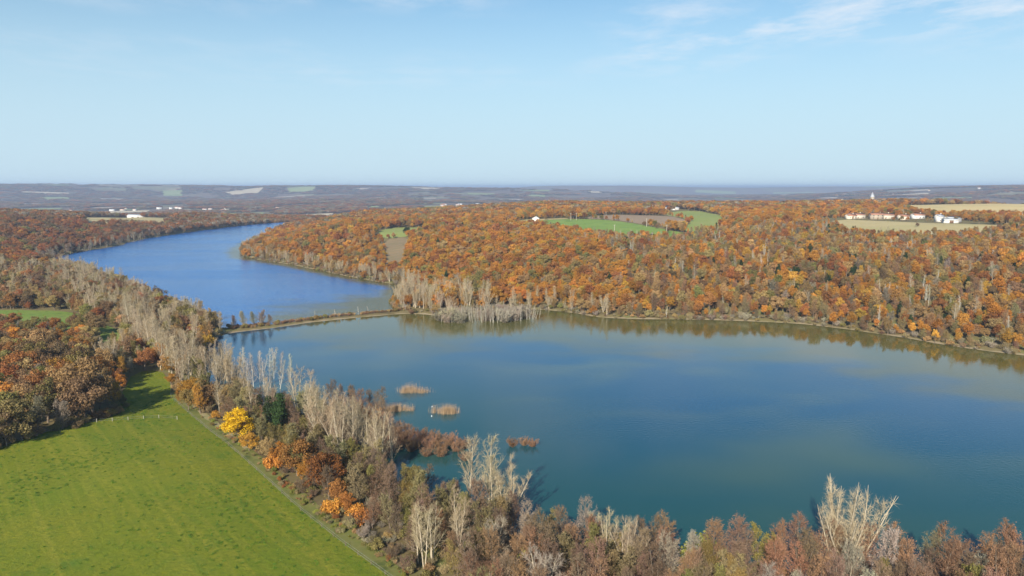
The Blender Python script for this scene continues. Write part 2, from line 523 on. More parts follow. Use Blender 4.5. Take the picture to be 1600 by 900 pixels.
def sheet(name, poly, z, m, step=12):
    """flat water, netted so that it can carry painted reflections (olive forest mixed with silt along the wooded bank, teal to sky blue off the near bank)"""
    P = np.array(poly, float)
    lo, hi = P.min(0), P.max(0)
    gx, gy = np.meshgrid(np.arange(lo[0], hi[0], step), np.arange(lo[1], hi[1], step))
    gx, gy = gx.ravel(), gy.ravel()
    ok = inside(gx, gy, P)
    d = segdist(gx[ok], gy[ok], P, np.roll(P, -1, 0))
    allp = np.vstack([P, np.stack([gx[ok][d > 3], gy[ok][d > 3]], 1)])
    n = len(P)
    res = mgeo.delaunay_2d_cdt([Vector(q) for q in allp], [(i, (i + 1) % n) for i in range(n)], [], 1, 1e-4)
    v = np.array([tuple(q) for q in res[0]])
    me = bpy.data.meshes.new(name)
    me.from_pydata([(x, y, z) for x, y in v], [], [tuple(f) for f in res[2]])
    me.materials.append(m)
    me.update()
    if me.polygons[0].normal.z < 0:
        me.flip_normals()
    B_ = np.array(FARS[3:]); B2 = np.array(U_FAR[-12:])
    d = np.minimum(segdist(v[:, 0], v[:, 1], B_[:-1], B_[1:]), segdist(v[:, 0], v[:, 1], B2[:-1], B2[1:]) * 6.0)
    a = me.attributes.new('silt_reflection', 'FLOAT', 'POINT'); a.data.foreach_set('value', 1 - sstep(0, 150, d))
    B3 = np.array(LEFT[8:])
    a = me.attributes.new('near_teal', 'FLOAT', 'POINT'); a.data.foreach_set('value', .85 * (1 - sstep(5, 125, segdist(v[:, 0], v[:, 1], B3[:-1], B3[1:]))))
    return me


def grow(P, d):
    P = np.array(P, float)
    t = np.roll(P, -1, 0) - np.roll(P, 1, 0)
    nrm = np.stack([t[:, 1], -t[:, 0]], 1); nrm /= np.linalg.norm(nrm, axis=1, keepdims=True) + 1e-9
    area = np.sum(P[:, 0] * np.roll(P[:, 1], -1) - np.roll(P[:, 0], -1) * P[:, 1])
    return P + nrm * d * (1 if area > 0 else -1)


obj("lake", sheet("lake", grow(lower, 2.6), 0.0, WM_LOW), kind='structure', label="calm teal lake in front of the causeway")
obj("upper_lake", sheet("upper_lake", grow(upper, 2.6), 0.006, WM_UP), kind='structure', label="blue rippled lake arm behind the causeway")


# ------------------------------------------------------------------ fields, meadow, track
def drape(name, poly, m, step, off, label, rough_edge=0.0, soft=1):
    P = chaikin(poly, soft) if soft else np.array(poly, float)
    L = []
    Q = np.roll(P, -1, 0)
    for a_, b_ in zip(P, Q):
        k = max(1, int(np.linalg.norm(b_ - a_) / step))
        for t in range(k):
            L.append(a_ + (b_ - a_) * t / k)
    L = np.array(L)
    if rough_edge:
        L = L + (np.random.RandomState(len(L)).rand(*L.shape) - .5) * rough_edge
    lo, hi = P.min(0), P.max(0)
    gx, gy = np.meshgrid(np.arange(lo[0], hi[0], step), np.arange(lo[1], hi[1], step))
    gx, gy = gx.ravel(), gy.ravel()
    ok = inside(gx, gy, L)
    d = segdist(gx[ok], gy[ok], L, np.roll(L, -1, 0)) if ok.any() else np.zeros(0)
    px, py = gx[ok][d > step * .4], gy[ok][d > step * .4]
    allp = np.vstack([L, np.stack([px, py], 1)])
    n = len(L)
    res = mgeo.delaunay_2d_cdt([Vector(q) for q in allp], [(i, (i + 1) % n) for i in range(n)], [], 1, 1e-4)
    v = np.array([tuple(q) for q in res[0]])
    z = gz(v[:, 0], v[:, 1]) + off
    me = bpy.data.meshes.new(name)
    me.from_pydata(np.column_stack([v, z]).tolist(), [], [tuple(f) for f in res[2]])
    me.update()
    if len(me.polygons) and me.polygons[0].normal.z < 0:
        me.flip_normals()
    me.polygons.foreach_set('use_smooth', np.ones(len(me.polygons), bool))
    me.materials.append(m)
    return obj(name, me, kind='structure', label=label)


# meadow: grass with worn and lush patches and faint mowing lines
mead, nt, p = mat("meadow_grass")
tcn = N(nt, 'ShaderNodeTexCoord')


def mnoise(scale, detail, lo, hi, rough=.6, src=None):
    a_ = N(nt, 'ShaderNodeTexNoise'); a_.inputs['Scale'].default_value = scale; a_.inputs['Detail'].default_value = detail; a_.inputs['Roughness'].default_value = rough
    nt.links.new(src or tcn.outputs['Object'], a_.inputs['Vector'])
    r_ = N(nt, 'ShaderNodeMapRange'); r_.inputs[1].default_value = lo; r_.inputs[2].default_value = hi
    nt.links.new(a_.outputs[0], r_.inputs[0])
    return r_.outputs[0]


def mmix(fac, a_, b_):
    x_ = N(nt, 'ShaderNodeMix', data_type='RGBA')
    nt.links.new(fac, x_.inputs[0])
    for s_, k_ in ((a_, 6), (b_, 7)):
        if isinstance(s_, tuple):
            x_.inputs[k_].default_value = (*s_, 1)
        else:
            nt.links.new(s_, x_.inputs[k_])
    return x_.outputs[2]


big = mnoise(.035, 4, .35, .65)
fine = mnoise(.9, 6, .3, .7, .75)
c_ = mmix(big, (.160, .205, .009), (.240, .220, .012))
c_ = mmix(mnoise(.11, 5, .55, .75), c_, (.085, .165, .014))
mpn = N(nt, 'ShaderNodeMapping', vector_type='TEXTURE'); mpn.inputs['Rotation'].default_value = (0, 0, R(-50.5)); mpn.inputs['Scale'].default_value = (90, 1.9, 1)
nt.links.new(tcn.outputs['Object'], mpn.inputs[0])
c_ = mmix(mnoise(1, 3, .46, .72, .5, mpn.outputs[0]), c_, (.30, .27, .025))
c_ = mmix(fine, c_, (.115, .150, .008))
c_ = mmix(mnoise(.45, 4, .62, .72, .7), c_, (.085, .15, .012))
nt.links.new(c_, p.inputs['Base Color'])
p.inputs['Roughness'].default_value = .9
bmp = N(nt, 'ShaderNodeBump'); bmp.inputs['Distance'].default_value = .25; bmp.inputs['Strength'].default_value = .6
nt.links.new(fine, bmp.inputs['Height']); nt.links.new(bmp.outputs[0], p.inputs['Normal'])

MEADOW = [(-144, 192), (-138, 205), (-134, 214), (-128, 222), (-130, 230), (-140, 256), (-151, 284), (-143, 290), (-130, 271), (-120, 250), (-90, 211), (-66, 181), (-48, 158), (-34, 141), (-20.6, 126), (-10, 112), (5, 88), (25, 40),
          (-60, 20), (-150, 60), (-190, 120), (-170, 165)]
drape("meadow", MEADOW, mead, 4, .06, "bright green meadow sloping beside the lakeside trees", .5)
drape("verge", [(-129, 278), (-118, 262), (-104, 235), (-86, 212), (-62, 183), (-44, 160), (-30, 143), (-16, 126), (-4, 110), (6, 88), (0, 88), (-12, 112), (-23, 126), (-36, 141), (-50, 158), (-68, 181), (-92, 211), (-120, 246)],
      noise_mat("rough_verge_grass", (.15, .17, .035), (.21, .19, .06), .5, (.09, .11, .025), .3), 3, .035, "rough grass verge between meadow and trees", .6)

SMALL = [(-330, 418), (-272, 420), (-248, 411), (-231, 391), (-218, 362), (-226, 356), (-245, 368), (-320, 382)]
SMALL2 = [(-218, 374), (-208, 374), (-185, 342), (-168, 308), (-178, 310), (-194, 340)]
grass2 = noise_mat("pasture_grass", (.14, .22, .03), (.20, .24, .05), .05, (.10, .15, .03), .4)
drape("clearing", SMALL, grass2, 4, .08, "small green clearing behind the oak wood")
drape("glade", SMALL2, grass2, 4, .08, "narrow grassy glade between oak wood and poplars")

GREEN1 = [(20, 968), (86, 990), (130, 935), (154, 842), (172, 745), (196, 712), (150, 690), (100, 742), (52, 850)]
PLOUGH = [(91, 996), (145, 1060), (216, 1030), (214, 882), (190, 808), (158, 846), (134, 942)]
LGREEN = [(225, 1060), (240, 1180), (310, 1240), (300, 1040), (235, 830), (215, 760), (176, 748), (192, 806), (217, 884), (219, 1030)]
YELLOW = [(687, 1300), (932, 1370), (1172, 1370), (860, 930), (673, 950), (575, 985), (590, 1085)]
VILL = [(380, 875), (433, 815), (475, 780), (500, 735), (470, 690), (400, 668), (340, 676), (330, 735)]
TANL = [(-800, 1337), (-825, 1560), (-690, 1530), (-640, 1372), (-590, 1230), (-655, 1130)]
HEADG = [(-442, 1635), (-400, 1842), (-440, 1960), (-490, 1780)]
VINE = [(-112, 640), (-126, 720), (-141, 800), (-112, 800), (-104, 720), (-97, 648)]
PENG = [(-143, 804), (-160, 870), (-150, 940), (-105, 930), (-108, 804)]
SLOT = [(18, 905), (0, 990), (70, 1010), (84, 994), (20, 972)]
F_GREEN = noise_mat("young_crop", (.17, .26, .045), (.21, .29, .06), .02, (.14, .22, .045), .06)
F_LGREEN = noise_mat("pale_pasture", (.22, .27, .06), (.28, .29, .09), .02)
F_PLOUGH = noise_mat("ploughed_soil", (.27, .19, .12), (.33, .235, .15), .03, (.22, .16, .10), .3, stretch=(.4, 1, 6))
F_STUB = noise_mat("stubble", (.52, .40, .18), (.58, .45, .21), .012, (.46, .37, .17), .03)
F_TAN = noise_mat("dry_grass", (.42, .34, .16), (.50, .40, .19), .02, (.34, .31, .12), .01)
F_VINE = noise_mat("vineyard_soil", (.20, .15, .085), (.27, .19, .10), .1, (.15, .14, .06), .2, stretch=(1.3, .2, 3))
FIELDS = []
for nm, P, m, lab in (("crop_field", GREEN1, F_GREEN, "bright green crop field on the plateau beyond the slope wood"),
                      ("ploughed_field", PLOUGH, F_PLOUGH, "brown ploughed field beside the green crop"),
                      ("pasture", LGREEN, F_LGREEN, "pale green pasture below the white farm"),
                      ("stubble_field", YELLOW, F_STUB, "wide yellow stubble field behind the village"),
                      ("dry_field", VILL, F_TAN, "tan dry field in front of the village"),
                      ("tan_field", TANL, F_TAN, "tan grass field above the upper lake wood"),
                      ("head_meadow", HEADG, F_GREEN, "green meadow at the head of the upper lake"),
                      ("vineyard", VINE, F_VINE, "brown vineyard slope on the peninsula"),
                      ("peninsula_pasture", PENG, F_LGREEN, "pale green pasture above the vineyard"),
                      ("lane_field", SLOT, F_TAN, "strip of dry grass beside the white barn")):
    drape(nm, P, m, 9, .12, lab)
    FIELDS.append(np.array(P, float))
KEEP = FIELDS + [np.array(MEADOW, float), np.array(SMALL, float), np.array(SMALL2, float)]

track = noise_mat("bare_earth", (.30, .25, .12), (.38, .30, .16), .3, (.20, .20, .06), .25)


def ribbon(name, line, wid, m, off, label):
    c = chaikin(line, 3, False)
    t = np.gradient(c, axis=0); nrm = np.stack([-t[:, 1], t[:, 0]], 1); nrm /= np.linalg.norm(nrm, axis=1, keepdims=True)
    g = np.random.RandomState(5)
    rows = [c + nrm * (k * wid / 2 + (g.rand(len(c), 1) - .5) * .5) for k in (-1, 0, 1)]
    v = np.vstack(rows); n = len(c)
    z = gz(v[:, 0], v[:, 1]) + off
    f = [(r * n + i, r * n + i + 1, (r + 1) * n + i + 1, (r + 1) * n + i) for r in range(2) for i in range(n - 1)]
    me = bpy.data.meshes.new(name); me.from_pydata(np.column_stack([v, z]).tolist(), [], f); me.update()
    if me.polygons[0].normal.z < 0:
        me.flip_normals()
    me.materials.append(m)
    return obj(name, me, kind='structure', label=label)


ribbon("dirt_track", [(-150, 335), (-140, 298), (-126, 270), (-112, 247), (-98, 227), (-84, 210), (-74, 197)], 2.0, track, .09, "narrow dirt track between meadow and lakeside trees")
drape("bare_bank", [(-172, 362), (-160, 356), (-150, 364), (-148, 374), (-158, 380), (-170, 376)], track, 3, .07, "bare pale earth at the end of the causeway")

# far farmland patches, laid out in a jittered net so that none overlap
patch_m = [noise_mat("far_stubble", (.46, .38, .25), (.54, .45, .30), .004), noise_mat("far_pasture", (.22, .27, .10), (.30, .33, .14), .004),
           noise_mat("far_plough", (.40, .32, .24), (.48, .39, .29), .004)]
g = np.random.RandomState(21)
rr = 1900.0
while rr < 15000:
    step = rr * .12
    n_ang = 20
    for k in range(n_ang):
        ang = (k + .5) / n_ang * 1.5 - .75 + g.uniform(-.02, .02)
        if g.rand() > (.40 if rr < 2600 else .72):
            continue
        r0 = rr + g.uniform(.05, .2) * step; r1 = r0 + g.uniform(.2, .6) * step
        a0, a1 = ang - g.uniform(.006, .034), ang + g.uniform(.006, .034)
        P = [(math.sin(a0) * r0, math.cos(a0) * r0), (math.sin(a1) * r0 * g.uniform(1, 1.03), math.cos(a1) * r0), (math.sin(a1) * r1, math.cos(a1) * r1), (math.sin(a0) * r1, math.cos(a0) * r1 * g.uniform(.97, 1))]
        if rr < 2300 and any(inside(np.array([x]), np.array([y]), np.array(q))[0] for x, y in P for q in (YELLOW, TANL, HEADG)):
            continue
        drape("far_field", P, patch_m[int(g.choice(3, p=[.32, .40, .28]))], max(40, step * .2), .8 + rr * .0003, "distant farm field on the plain", soft=0)
        KEEP.append(np.array(P))
    rr += step
# ------------------------------------------------------------------ tree models
LEAF = tint_mat("autumn_leaf", .32)
TWIG = tint_mat("twig", 0, .75, 1.2)
BARK_PALE = noise_mat("pale_bark", (.43, .355, .24), (.54, .46, .33), 1.2, (.27, .21, .14), 2.5)
BARK_WHITE = noise_mat("white_bark", (.50, .46, .38), (.62, .58, .50), 1.2, (.33, .29, .23), 2.5)
BARK_BROWN = noise_mat("brown_bark", (.16, .12, .085), (.23, .175, .125), 1.5, (.11, .09, .06), 3)


def limb_path(start, d0, L, up, k, g, wob=.08):
    pts = [np.array(start, float)]
    d = np.array(d0, float)
    for i in range(k):
        d = d + np.array([0, 0, up / k]) + g.normal(size=3) * wob
        d /= np.linalg.norm(d)
        pts.append(pts[-1] + d * L / k)
    return np.array(pts)


def bare_tree(seed, H=16, stems=1, spread=0.0, r=.2, t0=.2, nl=26, ang=(30, 45), env=lambda t: 1 - t, L=.35, up=.5, nb=8, bl=.45, nt_=9, tl=1.0, tw=.035,
              leaves=0, lsize=.3, lean=.03, bw=.05, tmax=.94):
    g = np.random.RandomState(seed)
    T, C = MB(), MB()
    tips = []
    b0, b1, br = [], [], []
    t_p0, t_p1 = [], []
    for s in range(stems):
        az = s / stems * 6.28 + g.rand() * 1.5
        k = 9
        sp_ = spread * (1 if stems < 4 else g.uniform(.25, 1.25))
        d = np.array([math.cos(az) * sp_, math.sin(az) * sp_, 1.0]); d[:2] += g.normal(size=2) * lean
        hs = H * (1 if s == 0 else g.uniform(.75, .97))
        tr = limb_path((math.cos(az) * r * .7 * (stems > 1), math.sin(az) * r * .7 * (stems > 1), -.3), d / np.linalg.norm(d), hs + .3, .12 if spread else .02, k, g, .035)
        rad = r * (1 - np.linspace(0, 1, k + 1)) ** .8 * (1 if stems == 1 else .8) + .025
        rad[0] *= 1.25
        T.tubes(tr[:-1], tr[1:], rad[:-1], rad[1:], 6)
        n = max(4, nl // stems)
        for i in range(n):
            t = t0 + (1 - t0) * (i + g.rand()) / n
            t = t0 + (t - t0) * (tmax - t0) / (1 - t0)
            q = t * k; j = min(int(q), k - 1); p = tr[j] + (tr[j + 1] - tr[j]) * (q - j)
            a = i * 2.4 + g.rand() * .9 + s
            el = R(g.uniform(*ang)) * (1 - .25 * t)
            dd = np.array([math.cos(a) * math.sin(el), math.sin(a) * math.sin(el), math.cos(el)])
            tt = (t - t0) / (1 - t0)
            LL = max(.6, H * L * env(tt) * g.uniform(.75, 1.15))
            lp = limb_path(p, dd, LL, up, 4, g)
            r_ = max(.02, rad[j] * .45)
            rr_ = r_ * np.array([1, .75, .52, .32, .15])
            T.tubes(lp[:-1], lp[1:], rr_[:-1], rr_[1:], 3)
            for m in range(nb):
                u = .18 + .82 * (m + g.rand()) / nb
                qq = min(u * 4, 3.999); jj = int(qq); bp = lp[jj] + (lp[jj + 1] - lp[jj]) * (qq - jj)
                ld = lp[jj + 1] - lp[jj]; ld /= np.linalg.norm(ld)
                bd = ld + g.normal(size=3) * .55 + np.array([0, 0, up * .35]); bd /= np.linalg.norm(bd)
                BL = max(.4, LL * bl * (1.1 - .6 * u) * g.uniform(.7, 1.2))
                mid = bp + bd * BL * .5; e_ = mid + (bd + g.normal(size=3) * .2 + np.array([0, 0, up * .2])) * BL * .5
                b0 += [bp, mid]; b1 += [mid, e_]; br += [(bw, bw * .65), (bw * .65, bw * .3)]
                w = g.rand(nt_, 1)
                base = bp + (e_ - bp) * w
                td = bd + g.normal(size=(nt_, 3)) * .6 + np.array([0, 0, up * .3]); td /= np.linalg.norm(td, axis=1, keepdims=True)
                t_p0.append(base); t_p1.append(base + td * tl * g.uniform(.5, 1.2, (nt_, 1)))
    b0, b1, br = np.array(b0), np.array(b1), np.array(br)
    C.tubes(b0, b1, br[:, 0] * .5, br[:, 1] * .5, 3)
    t0_, t1_ = np.vstack(t_p0), np.vstack(t_p1)
    C.blades(t0_, t1_, tw, g)
    if leaves:
        i = g.randint(0, len(t0_), leaves)
        p = t0_[i] + (t1_[i] - t0_[i]) * g.rand(leaves, 1) + g.normal(size=(leaves, 3)) * .12
        C.cards(p, g.normal(size=(leaves, 3)) + [0, 0, .5], lsize * g.uniform(.6, 1.3, leaves), g)
    return T, C


def leafy_tree(seed, H=14, rx=5.5, rz=4.6, cz=8.6, nblob=30, br=(1.5, 2.5), per=130, size=.5, trunk=.32, flat=1.0, stems=1, open_=0.0, low=.45, ragged=.0):
    g = np.random.RandomState(seed)
    T, C = MB(), MB()
    dirs = g.normal(size=(nblob, 3)); dirs[:, 2] = np.abs(dirs[:, 2]) * 1.1 - low * g.rand(nblob) * 1.3
    dirs /= np.linalg.norm(dirs, axis=1, keepdims=True)
    rad = g.uniform(.45, .95, (nblob, 1))
    cs = np.array([0, 0, cz]) + dirs * rad * np.array([rx, rx, rz]) * (1 + (g.rand(nblob, 1) - .5) * .25 + (g.rand(nblob, 1) ** 3) * ragged)
    cs[:, 0] += .12 * rx * g.normal(); cs[:, 1] += .12 * rx * g.normal()
    bs = g.uniform(*br, nblob)
    for c, b in zip(cs, bs):
        k = int(per * (b / np.mean(bs)) ** 2)
        d = g.normal(size=(k, 3)); d /= np.linalg.norm(d, axis=1, keepdims=True)
        keep = g.rand(k) > open_
        d = d[keep]; k = len(d)
        p = c + d * b * g.uniform(.62, 1.12, (k, 1)) * np.array([1, 1, .82 * flat])
        C.cards(p, d + g.normal(size=(k, 3)) * .55, size * g.uniform(.6, 1.35, k), g)
    # trunk, limbs to the clumps
    for s in range(stems):
        tr = limb_path((g.normal() * .3 * (stems > 1), g.normal() * .3 * (stems > 1), -.3), (g.normal() * .06 + (.3 * math.cos(s * 2) if stems > 1 else 0), g.normal() * .06 + (.3 * math.sin(s * 2) if stems > 1 else 0), 1), cz * .95 + .3, .1, 6, g, .05)
        rd = trunk * np.linspace(1.15, .35, 7)
        T.tubes(tr[:-1], tr[1:], rd[:-1], rd[1:], 6)
        sel = range(s, nblob, stems)
        for i in sel:
            j = 2 + i % 4
            lp = limb_path(tr[j], (cs[i] - tr[j]) / np.linalg.norm(cs[i] - tr[j]), np.linalg.norm(cs[i] - tr[j]), 0, 3, g, .05)
            lr = rd[j] * .4 * np.array([1, .7, .45, .2])
            T.tubes(lp[:-1], lp[1:], lr[:-1], lr[1:], 3)
    return T, C


MODELS = {}      # kind -> list of dict(trunk mesh, crown mesh, joined index)
proto_col = bpy.data.collections.new("tree_models")      # referenced only by the forest's node groups
PIDX = [0]


def model(kind, TC, bark, crown):
    T, C = TC
    i = PIDX[0]; PIDX[0] += 1
    J = MB(); J.join(T, 0); J.join(C, 1)
    o = bpy.data.objects.new("model_%02d" % i, J.mesh("%s_model" % kind, [bark, crown]))
    proto_col.objects.link(o)
    H = float(np.vstack(C.v)[:, 2].max())
    MODELS.setdefault(kind, []).append(dict(trunk=T.mesh(kind + "_trunk", [bark]), crown=C.mesh(kind + "_crown", [crown]), idx=i, H=H))


for k in range(6):
    gq = np.random.RandomState(100 + k)
    model("oak", leafy_tree(10 + k, 14, gq.uniform(4.2, 5.6), gq.uniform(4.6, 6.0), gq.uniform(6.3, 7.6), 60, (.6, 1.75), 88, .46, low=.75, ragged=.35), BARK_BROWN, LEAF)
for k in range(3):
    model("slim", leafy_tree(30 + k, 14, 2.6, 5.4, 7.0, 30, (.8, 1.6), 95, .48, trunk=.2, open_=.2, low=.8), BARK_BROWN, LEAF)
for k in range(4):
    model("faroak", leafy_tree(40 + k, 14, 5.2, 5.0, 7.0, 26, (1.3, 2.4), 34, 1.05, low=.7), BARK_BROWN, LEAF)
for k in range(5):
    model("poplar", bare_tree(50 + k, H=20, stems=1 + (k % 3), spread=.12, r=.26, t0=.24, nl=34, ang=(32, 55), env=lambda t: (1 - t) ** .6 * .8 + .2, L=.29, up=.42, nb=9, nt_=9, tl=1.1, tw=.029, bw=.05), BARK_PALE, TWIG)
for k in range(4):
    model("vase", bare_tree(60 + k, H=18, stems=9, spread=.34 + .03 * k, r=.26, t0=.2, nl=99, ang=(18, 42), env=lambda t: (1 - t) * .8 + .2, L=.26, up=.4, nb=9, nt_=8, tl=1.2, tw=.029, bw=.055), BARK_PALE, TWIG)
model("fan", bare_tree(161, H=18, stems=13, spread=.52, r=.19, t0=.16, nl=130, ang=(16, 40), env=lambda t: (1 - t) * .8 + .2, L=.30, up=.35, nb=8, nt_=7, tl=1.2, tw=.029, bw=.05, tmax=.86), BARK_PALE, TWIG)
for k in range(5):
    model("alder", bare_tree(70 + k, H=13, r=.17, stems=1 + (k % 2), spread=.10, t0=.12, nl=48, ang=(48, 76), env=lambda t: (1 - t) ** .6 * .85 + .15, L=.33, up=.4, nb=9, nt_=8, tl=.8, tw=.034, leaves=1900, lsize=.20), BARK_BROWN, TWIG)
for k in range(4):
    model("ash", bare_tree(80 + k, H=12, r=.18, stems=1 + k % 3, spread=.16, t0=.15, nl=40, ang=(35, 66), env=lambda t: (1 - t) ** .5 * .9 + .1, L=.34, up=.35, nb=9, nt_=7, tl=.8, tw=.034, leaves=4600, lsize=.25), BARK_BROWN, LEAF)
for k in range(4):
    model("birch", bare_tree(90 + k, H=13, r=.11, stems=1 + k % 2, spread=.08, t0=.22, nl=26, ang=(25, 50), env=lambda t: (1 - t) * .8 + .2, L=.22, up=.4, nb=7, nt_=5, tl=.7, tw=.03, lean=.05, bw=.035), BARK_WHITE, TWIG)
for k in range(4):
    model("bush", leafy_tree(110 + k, 4, 2.0, 1.6, 1.5, 20, (.5, 1.1), 85, .34, trunk=.08, stems=3, low=.6), BARK_BROWN, LEAF)
for k in range(4):
    model("scrub", bare_tree(120 + k, H=4.6, stems=19, spread=1.0, r=.05, t0=.05, nl=130, ang=(35, 75), env=lambda t: 1 - t * .4, L=.26, up=.4, nb=6, nt_=7, tl=.6, tw=.03, bw=.028, leaves=1100, lsize=.13), BARK_BROWN, TWIG)
for k in range(2):
    model("ivy", leafy_tree(130 + k, 12, 1.15, 5.2, 6.0, 34, (.55, 1.0), 90, .36, trunk=.2, low=.9), BARK_BROWN, LEAF)
for k in range(3):
    model("spread", bare_tree(140 + k, H=14, r=.28, stems=3, spread=.3, t0=.12, nl=48, ang=(45, 75), env=lambda t: (1 - t) ** .6 * .9 + .12, L=.38, up=.3, nb=10, nt_=8, tl=1.0, tw=.034, bw=.055), BARK_PALE, TWIG)


def reed_model(seed, n, ax, ay, h):
    g = np.random.RandomState(seed)
    C = MB()
    cl_ = np.stack([g.uniform(-.75, .75, 14) * ax, g.uniform(-.6, .6, 14) * ay], 1)
    ch_ = h * g.uniform(.6, 1.25, 14)
    i = g.randint(0, 14, n)
    p = np.column_stack([cl_[i] + g.normal(size=(n, 2)) * np.array([ax * .16, ay * .3]), np.full(n, -.3)])
    q = p + np.column_stack([g.normal(size=(n, 2)) * .35, .3 + ch_[i] * g.uniform(.45, 1.1, n)])
    C.blades(p, q, .08, g)
    k = g.randint(0, n, n // 3)
    C.cards(p[k] + (q[k] - p[k]) * g.uniform(.7, 1.0, (n // 3, 1)), g.normal(size=(n // 3, 3)), .2, g)
    return C


# ------------------------------------------------------------------ where the trees stand
PAL = {'orange': (.52, .245, .05), 'rust': (.36, .16, .055), 'golden': (.54, .32, .06), 'olive': (.27, .225, .075), 'brown': (.265, .17, .085),
       'tawny': (.43, .285, .12), 'grey': (.33, .28, .20), 'cream': (.43, .34, .21), 'green': (.05, .072, .026), 'purple brown': (.205, .135, .085),
       'khaki': (.31, .25, .12), 'reddish': (.27, .155, .085), 'yellow': (.82, .50, .03), 'silver': (.42, .37, .28), 'red orange': (.52, .20, .055), 'lime': (.28, .28, .06)}
TREES = []   # (kind, model, x, y, z, height, rot, tint, colour, zone, label)


def put(kind, x, y, h, colour, zone, label=None, mod=None, g=rng, z=None, jit=.16):
    ms = MODELS[kind]
    m = ms[g.randint(len(ms))] if mod is None else ms[mod % len(ms)]
    t = np.array(PAL[colour]) * (1 + g.normal() * jit * (.6 if colour == 'cream' else 1)) * (1 + g.normal(size=3) * jit * (.15 if colour == 'cream' else .3))
    TREES.append((kind, m, float(x), float(y), float(gz(x, y)) if z is None else z, float(h), float(g.rand() * 6.283), np.clip(t, .01, .85), colour, zone, label))


def in_any(x, y, L):
    r_ = np.zeros(np.shape(x), bool)
    for P in L:
        lo, hi = P.min(0) - 1, P.max(0) + 1
        q = (x > lo[0]) & (x < hi[0]) & (y > lo[1]) & (y < hi[1])
        if q.any():
            r_[q] |= inside(x[q], y[q], P)
    return r_


def pick(g, opts):
    k = g.rand() * sum(w for *_, w in opts)
    for o_ in opts:
        k -= o_[-1]
        if k <= 0:
            return o_
    return opts[-1]


def in_view(x, y, pad=1.12):
    return (y > 60) & (np.abs(x) < (y * .7006 + 12) * pad)


STRIP = np.array([(-205, 392), (-160, 318), (-142, 297), (-124, 270), (-108, 242), (-88, 215), (-64, 185), (-46, 162), (-32, 144), (-18, 128), (-6, 112), (8, 88), (150, 60), (400, 40), (400, 70), (260, 111),
                  (160, 128), (95, 132), (62, 134), (38, 138), (26, 140), (13, 143), (3, 148), (-5, 154), (-14, 164), (-27, 173), (-36, 191), (-46, 214), (-60, 230), (-76, 239), (-92, 249), (-110, 263), (-126, 286), (-137, 316), (-147, 350), (-152, 365), (-170, 372), (-190, 410)], float)
OAKS = np.array([(-190, 150), (-150, 176), (-140, 196), (-135, 207), (-131, 216), (-128, 223), (-136, 239), (-152, 266), (-175, 302), (-193, 336), (-215, 354), (-244, 368), (-310, 378), (-330, 250)], float)

# --- hero trees along the near bank and the strip
H_ = [("fan", 63, 130.5, 21.5, 'cream', "big pale bare poplar with fan-shaped crown above the alder belt", 0),
      ("poplar", -5, 151, 23, 'cream', "tall pale forked bare poplar at the edge of the lake inlet", 1),
      ("poplar", -10, 164, 20, 'cream', "pale bare poplar leaning beside the lake inlet", 0),
      ("vase", -1, 153, 18, 'cream', "short pale many-stemmed poplar behind the forked poplar", 1),
      ("vase", 18.5, 133, 13.5, 'cream', "golden-barked many-stemmed bare tree in the alder belt", 2),
      ("vase", 22, 131, 12.5, 'cream', "smaller golden-barked bare tree beside its many-stemmed twin", 1),
      ("spread", 5, 119, 13, 'grey', "wide spreading grey bare tree at the bottom of the bank", 0),
      ("spread", -3, 112, 12, 'khaki', "spreading khaki bare tree on the bank below the meadow corner", 1),
      ("poplar", -17, 133, 14, 'cream', "slim pale bare poplar near the meadow edge, thickest of a trio", 2),
      ("poplar", -18.5, 135, 12.5, 'cream', "slim pale bare poplar near the meadow edge, shortest of a trio", 0),
      ("poplar", -15.5, 134, 13.5, 'cream', "slim pale bare poplar near the meadow edge, waterside of a trio", 2),
      ("oak", -77, 201, 10.5, 'yellow', "brilliant yellow leafy bush at the meadow edge", 0),
      ("oak", -73, 195, 5.5, 'golden', "golden bush beside the brilliant yellow one", 1),
      ("oak", -62, 187, 6, 'orange', "orange bush at the meadow edge below the yellow bush", 2),
      ("oak", -55, 179, 10.0, 'rust', "rusty red young oak overhanging the meadow edge", 1),
      ("oak", -45, 168, 11.0, 'rust', "dark rusty oak on the meadow edge beside the bare poplars", 2),
      ("oak", -37.5, 158, 5.4, 'red orange', "bright red-orange bush low on the meadow edge", 3),
      ("bush", -33, 152, 3.6, 'red orange', "small red-orange bush below its larger twin", 1),
      ("bush", -34.5, 154.5, 3.6, 'orange', "low orange bush between the red-orange bushes", 0),
      ("oak", -134, 281, 8.5, 'orange', "orange conical bush at the shaded corner of the meadow", 2),
      ("ash", -147, 296, 9, 'grey', "pale grey shrubby tree at the shaded meadow corner", 0),
      ("oak", -50.5, 173.5, 6.5, 'orange', "orange young oak between the two rusty oaks", 4),
      ("oak", -41, 163, 6.0, 'rust', "small rusty oak below the dark rusty oak", 5),
      ("oak", -66, 190, 6.5, 'tawny', "tawny young oak between the yellow and orange crowns", 3),
      ("ivy", -71, 207, 13, 'green', "dark green ivy-clad tree behind the yellow bush", 0),
      ("ivy", -67, 203, 15, 'green', "taller dark green ivy-clad tree behind the yellow bush", 1),
      ("ivy", -80, 224, 9, 'green', "short dark green ivy-clad tree beside the track", 0),
      ("ash", -66, 196, 9, 'olive', "olive leafy tree between yellow bush and bare poplars", 1)]
for kd, x, y, h, c, lab, md in H_:
    put(kd, x, y, h, c, 'hero', lab, md)
g = np.random.RandomState(31)
